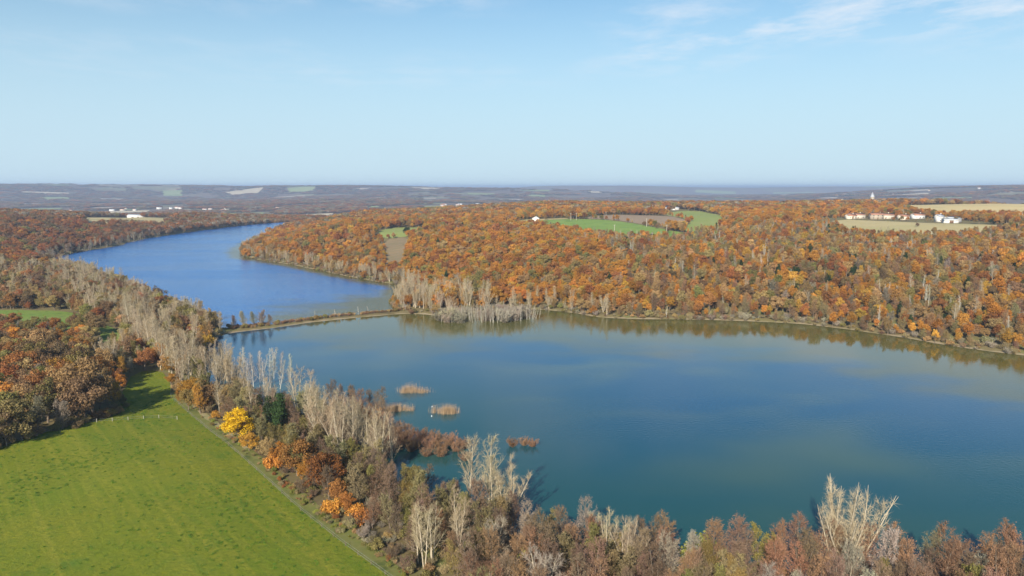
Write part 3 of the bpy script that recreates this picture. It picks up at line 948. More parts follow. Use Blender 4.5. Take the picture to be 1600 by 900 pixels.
for i, (x, y) in enumerate([(-168, 321), (-156, 309), (-146, 297), (-138, 287), (-131, 278), (-126, 272), (-120, 264), (-164, 328), (-176, 342), (-190, 358), (-204, 380), (-150, 304), (-143, 290), (-172, 332), (-134, 281), (-183, 350), (-160, 317), (-196, 368), (-128, 284), (-151, 318)]):
    put("poplar", x, y, g.uniform(16, 22), 'cream', 'row', "tall pale bare poplar in the row beside the glade", g=g)
for x, y in [(-110, 269), (-112, 279), (-104, 265), (-107, 258), (-115, 288), (-118, 276)]:
    put("vase" if g.rand() < .6 else "poplar", x, y, g.uniform(16, 20), 'cream', 'row2', "pale bare poplar between the track and the drowned birches", g=g)
for x, y in [(-104, 268), (-99, 266), (-96, 264), (-95, 268), (-92, 264), (-91, 268), (-89, 272), (-105, 280), (-98, 279), (-94, 281), (-101, 274), (-87, 266), (-93, 275), (-86, 276)]:
    put("birch", x, y, g.uniform(12, 17), 'silver', 'birch', "drowned white-trunked birch standing in the lake shallows", g=g, z=-.6)
for x, y in [(-70, 231), (-56, 200), (-54, 195), (-52, 196), (-48, 195), (-45.5, 197), (-43, 190), (-38, 188), (-36, 187), (-32, 186), (-60, 212), (-63, 220), (-50, 204), (-41, 194), (-34, 181), (-57, 206), (-46, 188)]:
    put("poplar" if g.rand() < .75 else "vase", x, y, g.uniform(15, 21), 'cream', 'row3', "pale bare poplar in the lakeside clump above the rusty oaks", g=g)
# drowned grove by the causeway's far end
for _ in range(900):
    x, y = g.uniform(-42, 16), g.uniform(400, 440)
    if abs((x + 13) / 29) ** 2 + abs((y - 412 - (x + 13) * .18) / 13) ** 2 < 1 and sum(1 for t in TREES if t[9] == 'grove' and (t[2] - x) ** 2 + (t[3] - y) ** 2 < 4.0) == 0:
        put("birch" if g.rand() < .88 else "scrub", x, y, g.uniform(6, 9.5), 'grey', 'grove', "dead silver tree of the drowned grove by the causeway", g=g, z=-.5)

# tall pale poplars where the causeway meets the wooded peninsula
for _ in range(46):
    x, y = g.uniform(-70, -14), g.uniform(438, 480)
    if float(gs(x, y)) > .5:
        put("poplar" if g.rand() < .6 else "vase", x, y, g.uniform(11, 17), 'cream', 'knoll', "tall pale bare poplar where the causeway meets the peninsula", g=g)

# --- strip between meadow and lake, near bank
def scatter(poly, spacing, g):
    lo, hi = poly.min(0), poly.max(0)
    out = []
    for x in np.arange(lo[0], hi[0], spacing):
        for y in np.arange(lo[1], hi[1], spacing):
            out.append((x + g.uniform(-.45, .45) * spacing, y + g.uniform(-.45, .45) * spacing))
    P = np.array(out)
    return P[inside(P[:, 0], P[:, 1], poly)]


hero_xy = np.array([(t[2], t[3]) for t in TREES])
for x, y in scatter(STRIP, 4.6, g):
    if not in_view(x, y, 1.15) or np.min(np.hypot(hero_xy[:, 0] - x, hero_xy[:, 1] - y)) < 2.0:
        continue
    s = float(gs(x, y))
    if s < .5:
        continue
    dm = float(segdist(np.array([x]), np.array([y]), np.array(MEADOW)[:-1], np.array(MEADOW)[1:])[0])
    if dm < 6 and y > 120:
        if g.rand() < .55:
            kd, c, h0, h1, _ = pick(g, [("bush", 'rust', 2, 4.5, 2), ("bush", 'orange', 2, 4, 2), ("bush", 'olive', 1.5, 3.5, 3), ("bush", 'khaki', 1.5, 3, 3), ("scrub", 'grey', 2, 4, 2), ("scrub", 'khaki', 2, 4, 2)])
            put(kd, x, y, g.uniform(h0, h1), c, 'edge', g=g)
        continue
    if y > 232:
        kd, c, h0, h1, _ = pick(g, [("poplar", 'cream', 11, 17, 2), ("ash", 'olive', 6, 10, 2), ("bush", 'rust', 3, 6, 2), ("bush", 'golden', 3, 6, 1.5), ("scrub", 'khaki', 3, 6, 2), ("ash", 'tawny', 7, 11, 2), ("oak", 'brown', 7, 10, 1)])
    elif y > 150 or x < -8:
        kd, c, h0, h1, _ = pick(g, [("alder", 'purple brown', 8, 12, 3.2), ("ash", 'khaki', 8, 12, 2), ("ash", 'olive', 7, 11, 1.5), ("poplar", 'cream', 11, 15, .8), ("scrub", 'reddish', 4, 6, 1), ("alder", 'reddish', 7, 10, 1.2)])
    else:
        kd, c, h0, h1, _ = pick(g, [("alder", 'purple brown', 9, 14, 6.5), ("alder", 'reddish', 9, 13.5, 3.4), ("ash", 'khaki', 9, 12.5, 1.3), ("ash", 'olive', 8, 12, 1.0), ("alder", 'grey', 9, 13, 1.6), ("ash", 'golden', 6, 9, .5), ("bush", 'lime', 5, 8, .25), ("spread", 'grey', 9, 12, .4)])
    if s > 30 and y < 150 and g.rand() < .4:
        continue
    put(kd, x, y, g.uniform(h0, h1), c, 'belt', g=g)
for x, y in [(82, 126), (88, 122), (93, 127), (98, 122), (90, 116), (84, 117), (77, 122), (102, 127), (97, 114), (72, 126), (106, 120), (80, 112)]:
    put("alder", x, y, g.uniform(11.5, 14.5), ('purple brown', 'reddish')[g.randint(2)], 'belt', g=g)
# undergrowth of the belt
for x, y in scatter(STRIP, 2.7, g):
    if not in_view(x, y, 1.1) or float(gs(x, y)) < .2:
        continue
    dm = float(segdist(np.array([x]), np.array([y]), np.array(MEADOW)[:-1], np.array(MEADOW)[1:])[0])
    if dm < 3.6 or g.rand() < .2 or (y > 205 and x < -74 and dm < 11):
        continue
    kd, c, h0, h1, _ = pick(g, [("scrub", 'grey', 1.2, 3, 2.5), ("scrub", 'khaki', 1.2, 3.2, 3), ("bush", 'khaki', 1, 2.4, 2), ("bush", 'olive', 1, 2.6, 2.2), ("scrub", 'purple brown', 1.4, 3.4, 3), ("bush", 'tawny', 1, 2.2, 1.2)])
    put(kd, x, y, g.uniform(h0, h1), c, 'belt', g=g)
# flooded willow scrub in the inlet
for x, y, h in [(-32, 209, 5.5), (-28, 205, 5), (-24, 203, 4.5), (-20, 201, 4.2), (-16, 201, 3.8), (-29, 201, 4), (-18, 206, 4), (0, 205, 3.2), (3.5, 206, 2.8), (-36, 213, 5.5), (-40, 218, 6), (-44, 224, 6.5), (-48, 230, 6.5), (-24, 197, 3.4), (-13, 194, 3), (-33, 205, 5), (-22, 207, 4.6), (-26, 209, 4.4), (-14, 203, 4), (-38, 211, 5.5), (6, 205, 2.6), (-35, 200, 4.5), (-20, 197, 3.2)]:
    put("scrub", x, y, h * 1.15, 'reddish', 'scrub', "reddish bare willow scrub standing in the lake shallows", g=g, z=-.4)
for x, y in [(-52, 234), (-48, 240), (-55, 242), (-50, 232), (-58, 238), (-45, 236), (-62, 243), (-54, 226), (-42, 229)]:
    put("alder", x, y, g.uniform(8, 11), 'purple brown', 'point', "dark purple-brown alder on the point facing the reed islets", g=g, z=max(-.3, float(gz(x, y))))
# causeway growth
cl = chaikin([(-148, 378), (-131, 388), (-109, 411), (-83, 426.5), (-62, 438.5)], 3, False)
for i in range(260):
    t = g.rand() * (len(cl) - 1); j = int(t); q = cl[j] + (cl[j + 1] - cl[j]) * (t - j) + np.array([-.5, .85]) * g.uniform(-1.2, 3.5)
    kd, c, h0, h1, _ = pick(g, [("scrub", 'tawny', 1.2, 2.4, 3), ("scrub", 'reddish', 1.2, 2.2, 3), ("bush", 'brown', 1, 2, 2), ("bush", 'olive', 1.2, 2.6, 1), ("birch", 'silver', 3.5, 5.5, .35)])
    put(kd, q[0], q[1], g.uniform(h0, h1), c, 'dam', g=g)
for x, y, h in [(-143, 384, 9), (-139, 387, 8.5), (-135, 388, 9), (-147, 381, 7), (-131, 391, 6)]:
    put("ash", x, y, h, 'grey', 'damend', "grey feathery tree at the meadow end of the causeway", g=g)
for x, y, h, c in [(-178, 392, 11, 'olive'), (-186, 404, 11, 'brown'), (-172, 386, 10, 'olive'), (-166, 384, 9, 'brown'), (-192, 412, 10, 'olive')]:
    put("oak", x, y, h, c, 'damoak', "round %s oak beside the upper lake and causeway" % c, g=g)

# --- oak wood by the meadow
for x, y in scatter(OAKS, 8.2, g):
    if not in_view(x, y):
        continue
    kd, c, h0, h1, _ = pick(g, [("oak", 'brown', 11, 15, 3), ("oak", 'tawny', 11, 15, 2.5), ("oak", 'rust', 11, 15, 1.6), ("oak", 'olive', 11, 14, 2.6), ("oak", 'orange', 10, 14, .7), ("ash", 'grey', 9, 12, .9)])
    put(kd, x, y, g.uniform(h0, h1) * (.55 if y > 318 else .8 if y > 280 else 1), c, 'oakwood', g=g)
put("oak", -133, 224, 19, 'tawny', 'hero', "largest tawny oak at the corner of the oak wood, casting shadow on the meadow", 0)
put("oak", -142, 216, 14.5, 'olive', 'hero', "olive-tinged oak beside the largest oak of the wood", 3)

edge_l = chaikin([(-150, 180), (-141, 196), (-136, 207), (-132, 217), (-127, 224), (-132, 238), (-147, 262)], 2, False)
for i in range(60):
    t = g.rand() * (len(edge_l) - 1); j = int(t); q = edge_l[j] + (edge_l[j + 1] - edge_l[j]) * (t - j) + g.normal(size=2) * 1.2
    put(("bush", "scrub")[int(g.rand() < .3)], q[0], q[1], g.uniform(1.2, 3.2), ('olive', 'brown', 'khaki', 'tawny')[g.randint(4)], 'edge', g=g)

mv = np.array([(-129, 273), (-119, 253), (-90, 213.5), (-66, 183.5), (-48, 160.5), (-34, 143.5), (-20, 128.5), (-9, 113)])
for i in range(260):
    t = g.rand() * (len(mv) - 1); j = int(t); q = mv[j] + (mv[j + 1] - mv[j]) * (t - j) + np.array([.8, .6]) * abs(g.normal()) * 2.0
    put(("bush", "scrub")[int(g.rand() < .45)], q[0], q[1], g.uniform(.4, 1.3), ('olive', 'khaki', 'tawny', 'rust', 'lime')[g.randint(5)], 'edge', g=g)

# --- everything else: one jittered net whose mesh grows with distance
def net(y0, y1, sp, g):
    xs = np.arange(-y1 * 1.02 - 20, y1 * 1.02 + 20, sp); ys = np.arange(y0, y1, sp)
    x, y = np.meshgrid(xs, ys); x, y = x.ravel(), y.ravel()
    x = x + g.uniform(-.46, .46, len(x)) * sp; y = y + g.uniform(-.46, .46, len(y)) * sp
    q = in_view(x, y, 1.35)
    return x[q], y[q]


SPOTS = [(238, 1262, 26), (262, 1262, 34), (281, 1268, 18), (31, 955, 14), (662, 1330, 40), (-818, 1600, 32), (-757, 1690, 36), (-712, 1665, 26), (-1045, 1645, 50), (-470, 2480, 80)]
FOREST = []   # rows for the mass: model index, x, y, z, scale, rot, tint
for y0, y1, sp in ((230, 760, 5.3), (760, 1150, 7.6), (1150, 1800, 9.5), (1800, 3000, 15), (3000, 4600, 25), (4600, 7500, 44)):
    x, y = net(y0, y1, sp, g)
    s = gs(x, y)
    ok = (s > (.3 if y0 < 800 else 1.2)) & ~in_any(x, y, KEEP) & ~in_any(x, y, [STRIP, OAKS])
    ok &= segdist(x, y, cl[:-1], cl[1:]) > 7
    ok &= ~((x > 330) & (x < 520) & (y > 770) & (y < 930) & (g.rand(len(x)) < .93))
    for bx, by_, br in SPOTS:
        ok &= ~((np.abs(x - bx) < br) & (y > by_ - br * 1.6) & (y < by_ + br * .6))
    x, y, s = x[ok], y[ok], s[ok]
    z = gz(x, y)
    front = in_any(x, y + 25, FIELDS) | in_any(x, y + 55, FIELDS) | in_any(x * 1.07, y * 1.07, FIELDS)
    patch = fbm(x, y, 90, 31, 3); patch2 = fbm(x, y, 260, 37, 2); right = sstep(20, 200, x) * (y < 760)
    leftlow = (x < -150) & (y < 640) & (x < -y * .2)
    farleft = (x < -430) & (y > 640)
    for i in range(len(x)):
        r_ = g.rand()
        pn, rt = patch[i] - .5, right[i]
        if y0 >= 1150:
            if y0 >= 1800 and patch2[i] < .46:
                continue
            c = pick(g, [('rust', 3), ('brown', 3 + (y0 > 1800) * 4), ('orange', 2.5 * (y0 < 1800) + .4), ('olive', 1.6), ('tawny', 1.2), ('grey', 1.2)])[0] if not farleft[i] else pick(g, [('rust', 3), ('brown', 4), ('grey', 1.5), ('olive', .7)])[0]
            m = MODELS["faroak"][g.randint(4)]
            h = g.uniform(9, 14) * (1 if y0 < 1800 else 1 if y0 < 3000 else 1.05)
            t = np.array(PAL[c]) * (1 + g.normal() * .14)
            wide = 1 if y0 < 1800 else sp / 10
            FOREST.append((m['idx'], x[i], y[i], z[i], h / m['H'] * wide, h / m['H'], g.rand() * 6.28, t))
            continue
        if leftlow[i]:
            kd, c, h0, h1, _ = pick(g, [("poplar", 'cream', 12, 18, 1.6 if s[i] < 40 else .3), ("vase", 'cream', 11, 16, 2 if s[i] < 40 else .3), ("ash", 'cream', 9, 14, 1.6 if s[i] < 40 else .3), ("alder", 'khaki', 9, 13, 1), ("ash", 'olive', 8, 12, 1), ("oak", 'brown', 8, 13, 1.5 + (s[i] > 45) * 2), ("oak", 'rust', 8, 13, .5 + (s[i] > 45) * .6), ("oak", 'olive', 8, 12, 1.6), ("oak", 'tawny', 8, 12, 1.2), ("ash", 'tawny', 9, 12, 1.2)])
            zone = 'leftbank'
        elif s[i] < 14:
            if farleft[i]:
                kd, c, h0, h1, _ = pick(g, [("poplar", 'grey', 9, 14, 3), ("ash", 'grey', 8, 12, 3), ("alder", 'purple brown', 8, 12, 3), ("oak", 'brown', 8, 11, 1.5)])
            elif rt > .2:
                kd, c, h0, h1, _ = pick(g, [("slim", 'orange', 7, 10, 2.2), ("ash", 'khaki', 6, 10, 2.5), ("alder", 'reddish', 6, 10, 2.5), ("slim", 'golden', 7, 10, .9), ("bush", 'khaki', 2.5, 5, 2), ("scrub", 'grey', 2.5, 5, 2), ("ash", 'tawny', 6, 9, 1.5), ("birch", 'silver', 7, 10, .8), ("slim", 'rust', 7, 10, 1.2)])
            else:
                kd, c, h0, h1, _ = pick(g, [("poplar", 'cream', 9, 14, 3.5), ("vase", 'cream', 9, 13, 1.5), ("oak", 'tawny', 7, 10, 2), ("oak", 'orange', 7, 10, 1.2), ("ash", 'tawny', 6, 9, 2), ("scrub", 'khaki', 3, 5, 1)])
            zone = 'shore'
        else:
            if farleft[i]:
                opts = [("oak", 'rust', 10, 14, 4), ("oak", 'brown', 10, 14, 4), ("oak", 'olive', 9, 13, .8), ("ash", 'grey', 9, 12, .8), ("oak", 'orange', 9, 13, .8)]
            elif y[i] > 760 or rt < .25:
                opts = [("oak", 'orange', 9, 13, 5 + 6 * pn), ("oak", 'rust', 9, 13, 2.2 - 3 * pn), ("oak", 'tawny', 9, 13, 1.8), ("oak", 'golden', 8, 12, 1.3 + 3 * pn), ("oak", 'olive', 8, 12, 1.5 - 4 * min(pn, .2)), ("ash", 'grey', 8, 11, .35), ("ash", 'orange', 7, 11, 2.5), ("ash", 'golden', 7, 11, 1.6), ("ash", 'tawny', 7, 11, 1.6), ("ivy", 'green', 8, 11, .08), ("poplar", 'grey', 10, 13, .3 if y[i] < 600 else .05)]
            else:
                low_ = s[i] < 75
                opts = [("oak", 'orange', 7, 12, 1.7 + 3 * pn), ("oak", 'rust', 7, 12, 1.8), ("oak", 'tawny', 7, 12, 1.8), ("oak", 'golden', 7, 11, .7 + 2 * pn), ("oak", 'olive', 7, 12, 1.4), ("oak", 'brown', 7, 12, 2), ("slim", 'orange', 9, 13, 1.4), ("slim", 'tawny', 9, 13, 1.6), ("slim", 'rust', 9, 13, 1.2), ("slim", 'golden', 9, 12, .5), ("slim", 'olive', 9, 12, .8),
                        ("ash", 'khaki', 8, 12, 2.2), ("alder", 'reddish', 8, 12, 1.8), ("alder", 'brown', 9, 13, .7), ("poplar", 'grey', 10, 15, 1.1), ("birch", 'silver', 9, 14, .8), ("ivy", 'green', 8, 12, .6), ("oak", 'green', 8, 11, .25), ("ash", 'grey', 8, 12, .8), ("ash", 'tawny', 8, 12, 2.4), ("ash", 'orange', 8, 12, 2), ("ash", 'golden', 8, 11, 1)]
            kd, c, h0, h1, _ = pick(g, [o_ for o_ in opts if o_[-1] > 0])
            zone = 'farleft' if farleft[i] else ('slope' if y[i] < 760 and x[i] > -60 else 'plateau')
        put(kd, x[i], y[i], g.uniform(h0 * .72, h1) * (.7 if front[i] else 1) * (.55 if 330 < x[i] < 530 and 770 < y[i] < 940 else 1) * (.88 if kd == 'oak' and y[i] < 760 else 1), c, zone, g=g, z=float(z[i]))
# brush crowding the waterline
x, y = net(300, 860, 3.3, g)
s = gs(x, y)
ok = (s > -.9) & (s < 7) & ~in_any(x, y, [STRIP, OAKS]) & (segdist(x, y, cl[:-1], cl[1:]) > 6) & (g.rand(len(x)) < .8)
for xx, yy in zip(x[ok], y[ok]):
    kd, c, h0, h1, _ = pick(g, [("scrub", 'grey', 1.5, 4, 3), ("scrub", 'khaki', 1.5, 4, 3), ("bush", 'khaki', 1.2, 3, 2), ("bush", 'tawny', 1.2, 3, 2), ("bush", 'olive', 1.2, 3, 1.2), ("scrub", 'reddish', 1.5, 4, 2)])
    put(kd, xx, yy, g.uniform(h0, h1), c, 'shore', g=g)
# single bushes in the fields
for x, y, h in [(152, 842, 5), (158, 800, 5), (160, 750, 6), (412, 745, 4)]:
    put("oak", x, y, h * 1.1, 'brown', 'field', "lone small brown tree standing in the plateau fields", g=g)
put("oak", -118, 820, 9, 'green', 'field2', "dark green tree above the vineyard", g=g)
put("bush", -536, 985, 9, 'lime', 'field3', "yellow-green willow on the upper lake's far bank", g=g)

# --- the ones that show largest become things of their own, the rest one mass
WHERE = {'edge': "at the bright meadow's edge", 'belt': "in the lakeside belt", 'oakwood': "in the oak wood by the meadow", 'dam': "on the causeway",
         'leftbank': "on the upper lake bank", 'shore': "at the wooded waterline", 'slope': "on the slope facing the lake", 'plateau': "in the wood above the causeway",
         'farleft': "in the wood across the upper lake", 'row': "in the glade poplar row", 'row2': "by the drowned birches", 'birch': "drowned in the lake shallows", 'row3': "in the clump by rusty oaks",
         'grove': "in the drowned grove", 'scrub': "standing in the inlet shallows", 'point': "on the point facing the reeds", 'knoll': "by the causeway end"}
KNAME = {'oak': ("oak_tree", "oak"), 'slim': ("slender_tree", "slender tree"), 'poplar': ("poplar_tree", "bare poplar"), 'vase': ("poplar_tree", "fan-shaped poplar"), 'fan': ("poplar_tree", "broad poplar"), 'alder': ("alder_tree", "alder"),
         'ash': ("ash_tree", "sparse-leaved tree"), 'birch': ("birch_tree", "bare birch"), 'bush': ("bush", "bush"), 'scrub': ("willow_shrub", "bare willow"), 'ivy': ("ivy_clad_tree", "ivy-clad tree"), 'spread': ("spreading_tree", "spreading tree")}
by = {}
for t in TREES:
    by.setdefault(KNAME[t[0]][0], []).append(t)
CHOSEN = []


def place_tree(t, near):
    kind, m, x, y, z, h, rot, tint, colour, zone, label = t
    nm, word = KNAME[kind]
    e_ = obj(nm, None, loc=(x, y, z))
    e_.empty_display_size = 1
    e_.rotation_euler = (0, 0, rot)
    k = h / m['H']
    e_.scale = (k, k, k)
    e_['category'] = 'bush' if nm in ('bush', 'willow_shrub') else 'tree'
    low = nm in ('bush', 'willow_shrub')
    if zone in WHERE:
        a, b = (2.2, 3.6) if low else (9.5, 12.5)
        size = "low" if h < a and low else "short" if h < a else "tall" if h > b else "medium"
        label = "%s %s %s %s%s" % (size, colour, word, WHERE[zone], near)
        e_['group'] = "%s %s" % (word, WHERE[zone])
    elif zone != 'hero':
        e_['group'] = label
    e_['label'] = label
    obj("stems" if low else "trunk", m['trunk'], e_)
    cr_ = obj("crown", m['crown'], e_)
    cr_['tint'] = [float(q) for q in tint]


LIMIT = {'oak_tree': 290}
for nm, L in by.items():
    vis = []
    for t in L:
        d = math.sqrt(t[2] ** 2 + t[3] ** 2 + 60 ** 2)
        inside_v = (abs(t[2]) < t[3] * .72 + 4) and (t[3] * math.cos(PITCH) + (CAM_H - t[4] - t[5]) * math.sin(PITCH)) * .404 > (CAM_H - t[4] - t[5]) * math.cos(PITCH) - t[3] * math.sin(PITCH)
        special = t[10] is not None
        vis.append((-(t[5] / d) - (10 if special else 0) + (0 if inside_v else 100), id(t), t))
    vis.sort(key=lambda q: q[:2])
    n_keep = 0
    for sc, _, t in vis:
        if n_keep < LIMIT.get(nm, 290) and sc < 50:
            CHOSEN.append(t); n_keep += 1
        else:
            k = t[5] / t[1]['H']
            FOREST.append((t[1]['idx'], t[2], t[3], t[4], k, k, t[6], t[7]))

cx_ = np.array([(t[2], t[3]) for t in CHOSEN])
for t in CHOSEN:
    d2 = (cx_[:, 0] - t[2]) ** 2 + (cx_[:, 1] - t[3]) ** 2
    near = ""
    for k in np.argsort(d2)[1:7]:
        o_ = CHOSEN[k]
        if (o_[0], o_[8]) != (t[0], t[8]) and d2[k] < 300:
            near = ", beside a %s %s" % (o_[8], KNAME[o_[0]][1])
            near = near.replace(" a o", " an o")
            break
    place_tree(t, near)


def instancer(name, rows, coll, label):
    me = bpy.data.meshes.new(name)
    n = len(rows)
    me.vertices.add(n)
    me.vertices.foreach_set('co', np.array([(r_[1], r_[2], r_[3]) for r_ in rows], float).ravel())
    a_ = me.attributes.new('model', 'INT', 'POINT'); a_.data.foreach_set('value', np.array([r_[0] for r_ in rows], int))
    a_ = me.attributes.new('size', 'FLOAT_VECTOR', 'POINT'); a_.data.foreach_set('vector', np.array([(r_[4], r_[4], r_[5]) for r_ in rows], float).ravel())
    a_ = me.attributes.new('turn', 'FLOAT_VECTOR', 'POINT'); a_.data.foreach_set('vector', np.array([(0, 0, r_[6]) for r_ in rows], float).ravel())
    a_ = me.attributes.new('tint', 'FLOAT_COLOR', 'POINT'); a_.data.foreach_set('color', np.array([(*r_[7], 1) for r_ in rows], float).ravel())
    o = obj(name, me, kind='stuff', label=label, cat=None)
    ng = bpy.data.node_groups.new(name, 'GeometryNodeTree')
    ng.interface.new_socket('Geometry', in_out='INPUT', socket_type='NodeSocketGeometry')
    ng.interface.new_socket('Geometry', in_out='OUTPUT', socket_type='NodeSocketGeometry')
    gi, go = ng.nodes.new('NodeGroupInput'), ng.nodes.new('NodeGroupOutput')
    ci = ng.nodes.new('GeometryNodeCollectionInfo')
    ci.inputs['Collection'].default_value = coll
    ci.inputs['Separate Children'].default_value = True
    ci.inputs['Reset Children'].default_value = True
    ip = ng.nodes.new('GeometryNodeInstanceOnPoints')
    ip.inputs['Pick Instance'].default_value = True
    for nm, ty, sk in (('model', 'INT', 'Instance Index'), ('size', 'FLOAT_VECTOR', 'Scale'), ('turn', 'FLOAT_VECTOR', 'Rotation')):
        na_ = ng.nodes.new('GeometryNodeInputNamedAttribute')
        na_.data_type = ty
        na_.inputs['Name'].default_value = nm
        if sk == 'Rotation':
            er = ng.nodes.new('FunctionNodeEulerToRotation')
            ng.links.new(na_.outputs[0], er.inputs[0]); ng.links.new(er.outputs[0], ip.inputs[sk])
        else:
            ng.links.new(na_.outputs[0], ip.inputs[sk])
    ng.links.new(gi.outputs[0], ip.inputs['Points']); ng.links.new(ci.outputs[0], ip.inputs['Instance']); ng.links.new(ip.outputs[0], go.inputs[0])
    md = o.modifiers.new("scatter", 'NODES'); md.node_group = ng
    return o


instancer("forest", FOREST, proto_col, "autumn forest of orange, rust and brown crowns covering slopes and plateau")
print("trees", len(TREES), "mass", len(FOREST), {k: len(v) for k, v in by.items()})

# ------------------------------------------------------------------ reeds, grass tufts
for x, y, ax, ay, h, lab in [(-36, 262, 6.8, 2.6, 3.0, "reed islet beside the alder point, farthest out toward the causeway"), (-38, 240, 5.2, 2.4, 2.8, "reed islet touching the alder point's shade"), (-22, 237, 5.8, 2.4, 2.8, "reed islet in open water with a pale tuft")]:
    C = reed_model(int(ax * 100), 900, ax, ay, h)
    o = obj("reed_islet", C.mesh("reed_islet", [TWIG]), loc=(x, y, 0), label="tan " + lab, cat="reeds", group="reed islets in the lake")
    o['tint'] = [.42, .29, .17]
tuft_col = bpy.data.collections.new("grass_models")
for k in range(3):
    gg = np.random.RandomState(200 + k); C = MB()
    n = 26
    p = np.column_stack([gg.normal(size=(n, 2)) * .22, np.full(n, -.05)])
    C.blades(p, p + np.column_stack([gg.normal(size=(n, 2)) * .2, gg.uniform(.12, .38, n)]), .07, gg)
    tuft_col.objects.link(bpy.data.objects.new("tuft_%d" % k, C.mesh("tuft", [TWIG])))
mx_, my_ = g.uniform(-190, 25, 26000), g.uniform(80, 262, 26000)
q = inside(mx_, my_, np.array(MEADOW)) & in_view(mx_, my_) & (fbm(mx_, my_, 14, 51) > g.uniform(.3, .75, len(mx_)))
mz = gz(mx_, my_)
rows = [(int(g.randint(3)), mx_[i], my_[i], mz[i] + .05, (s_ := g.uniform(.5, 1.5)), s_, g.rand() * 6.28, np.array([(.10, .19, .022), (.16, .22, .03), (.07, .14, .02)][g.randint(3)])) for i in np.nonzero(q)[0]]
instancer("grass", rows, tuft_col, "tufts of longer grass across the meadow")

# ------------------------------------------------------------------ buildings
WALL_W = noise_mat("white_render", (.60, .58, .53), (.70, .67, .62), .15)
WALL_C = noise_mat("cream_render", (.62, .54, .42), (.68, .60, .47), .4)
WALL_S = noise_mat("stone_wall", (.34, .28, .21), (.42, .35, .26), .8)
ROOF_T = noise_mat("terracotta_tiles", (.40, .19, .12), (.48, .25, .16), .5, (.33, .17, .11), 1.0)
ROOF_G = noise_mat("grey_sheet_roof", (.38, .39, .41), (.44, .45, .47), .4)
ROOF_W = noise_mat("pale_sheet_roof", (.52, .52, .51), (.60, .60, .58), .15)
ROOF_D = noise_mat("dark_panel_roof", (.10, .11, .15), (.14, .15, .19), .4)
GLASS = noise_mat("dark_window", (.04, .045, .05), (.06, .065, .07), 1, rough=.2)
DOORM = noise_mat("brown_door", (.16, .09, .05), (.2, .12, .07), 1)


def building(name, x, y, L, W, h, rh, rz, wall, roof, label, cat="house", group=None, doors=1, wins=3, chimney=True, big_door=False):
    z = float(min(gz(x + dx, y + dy) for dx in (-L / 2, L / 2) for dy in (-W / 2, W / 2)))
    zt = float(gz(x, y))
    e_ = obj(name, None, loc=(x, y, zt), label=label, cat=cat, group=group)
    e_.rotation_euler = (0, 0, rz)
    b = MB(); lo = min(z - zt, 0) - 1.5
    b.box((0, 0, (h + lo) / 2), (L, W, h - lo))
    v = [(-L / 2, -W / 2, h), (-L / 2, W / 2, h), (-L / 2, 0, h + rh), (L / 2, -W / 2, h), (L / 2, W / 2, h), (L / 2, 0, h + rh)]
    b.add(v, [(0, 2, 1), (3, 4, 5)])
    obj("wall", b.mesh("wall", [wall]), e_)
    r_ = MB(); ov = .5; th = .25; sl = rh / (W / 2)
    for s in (-1, 1):
        A = [(-L / 2 - ov, 0, h + rh + .02), (L / 2 + ov, 0, h + rh + .02), (L / 2 + ov, s * (W / 2 + ov), h - ov * sl + .02), (-L / 2 - ov, s * (W / 2 + ov), h - ov * sl + .02)]
        B = [(a_[0], a_[1], a_[2] + th) for a_ in A]
        r_.add(A + B, [(0, 1, 2, 3), (4, 7, 6, 5), (0, 4, 5, 1), (1, 5, 6, 2), (2, 6, 7, 3), (3, 7, 4, 0)])
    ro = obj("roof", r_.mesh("roof", [roof]), e_)
    if chimney:
        c = MB(); c.box((L * .28, 0, h + rh + .5), (.8, .7, 1.6)); obj("chimney", c.mesh("chimney", [wall]), ro)
    for i in range(doors):
        c = MB(); dw, dh = (4.0, min(4.2, h - .5)) if big_door else (1.1, 2.2)
        c.box((-L / 2 + L * (i + 1) / (doors + 1), -W / 2 - .03, dh / 2), (dw, .12, dh)); obj("door", c.mesh("door", [DOORM]), e_)
    for i in range(wins):
        c = MB(); c.box((-L / 2 + L * (i + .5) / wins + .3, -W / 2 - .03, min(1.7, h * .6)), (1.1, .1, 1.2)); obj("window", c.mesh("window", [GLASS]), e_)
        if h > 5:
            c = MB(); c.box((-L / 2 + L * (i + .5) / wins + .3, -W / 2 - .03, 4.4), (1.1, .1, 1.2)); obj("window", c.mesh("window", [GLASS]), e_)
    return e_


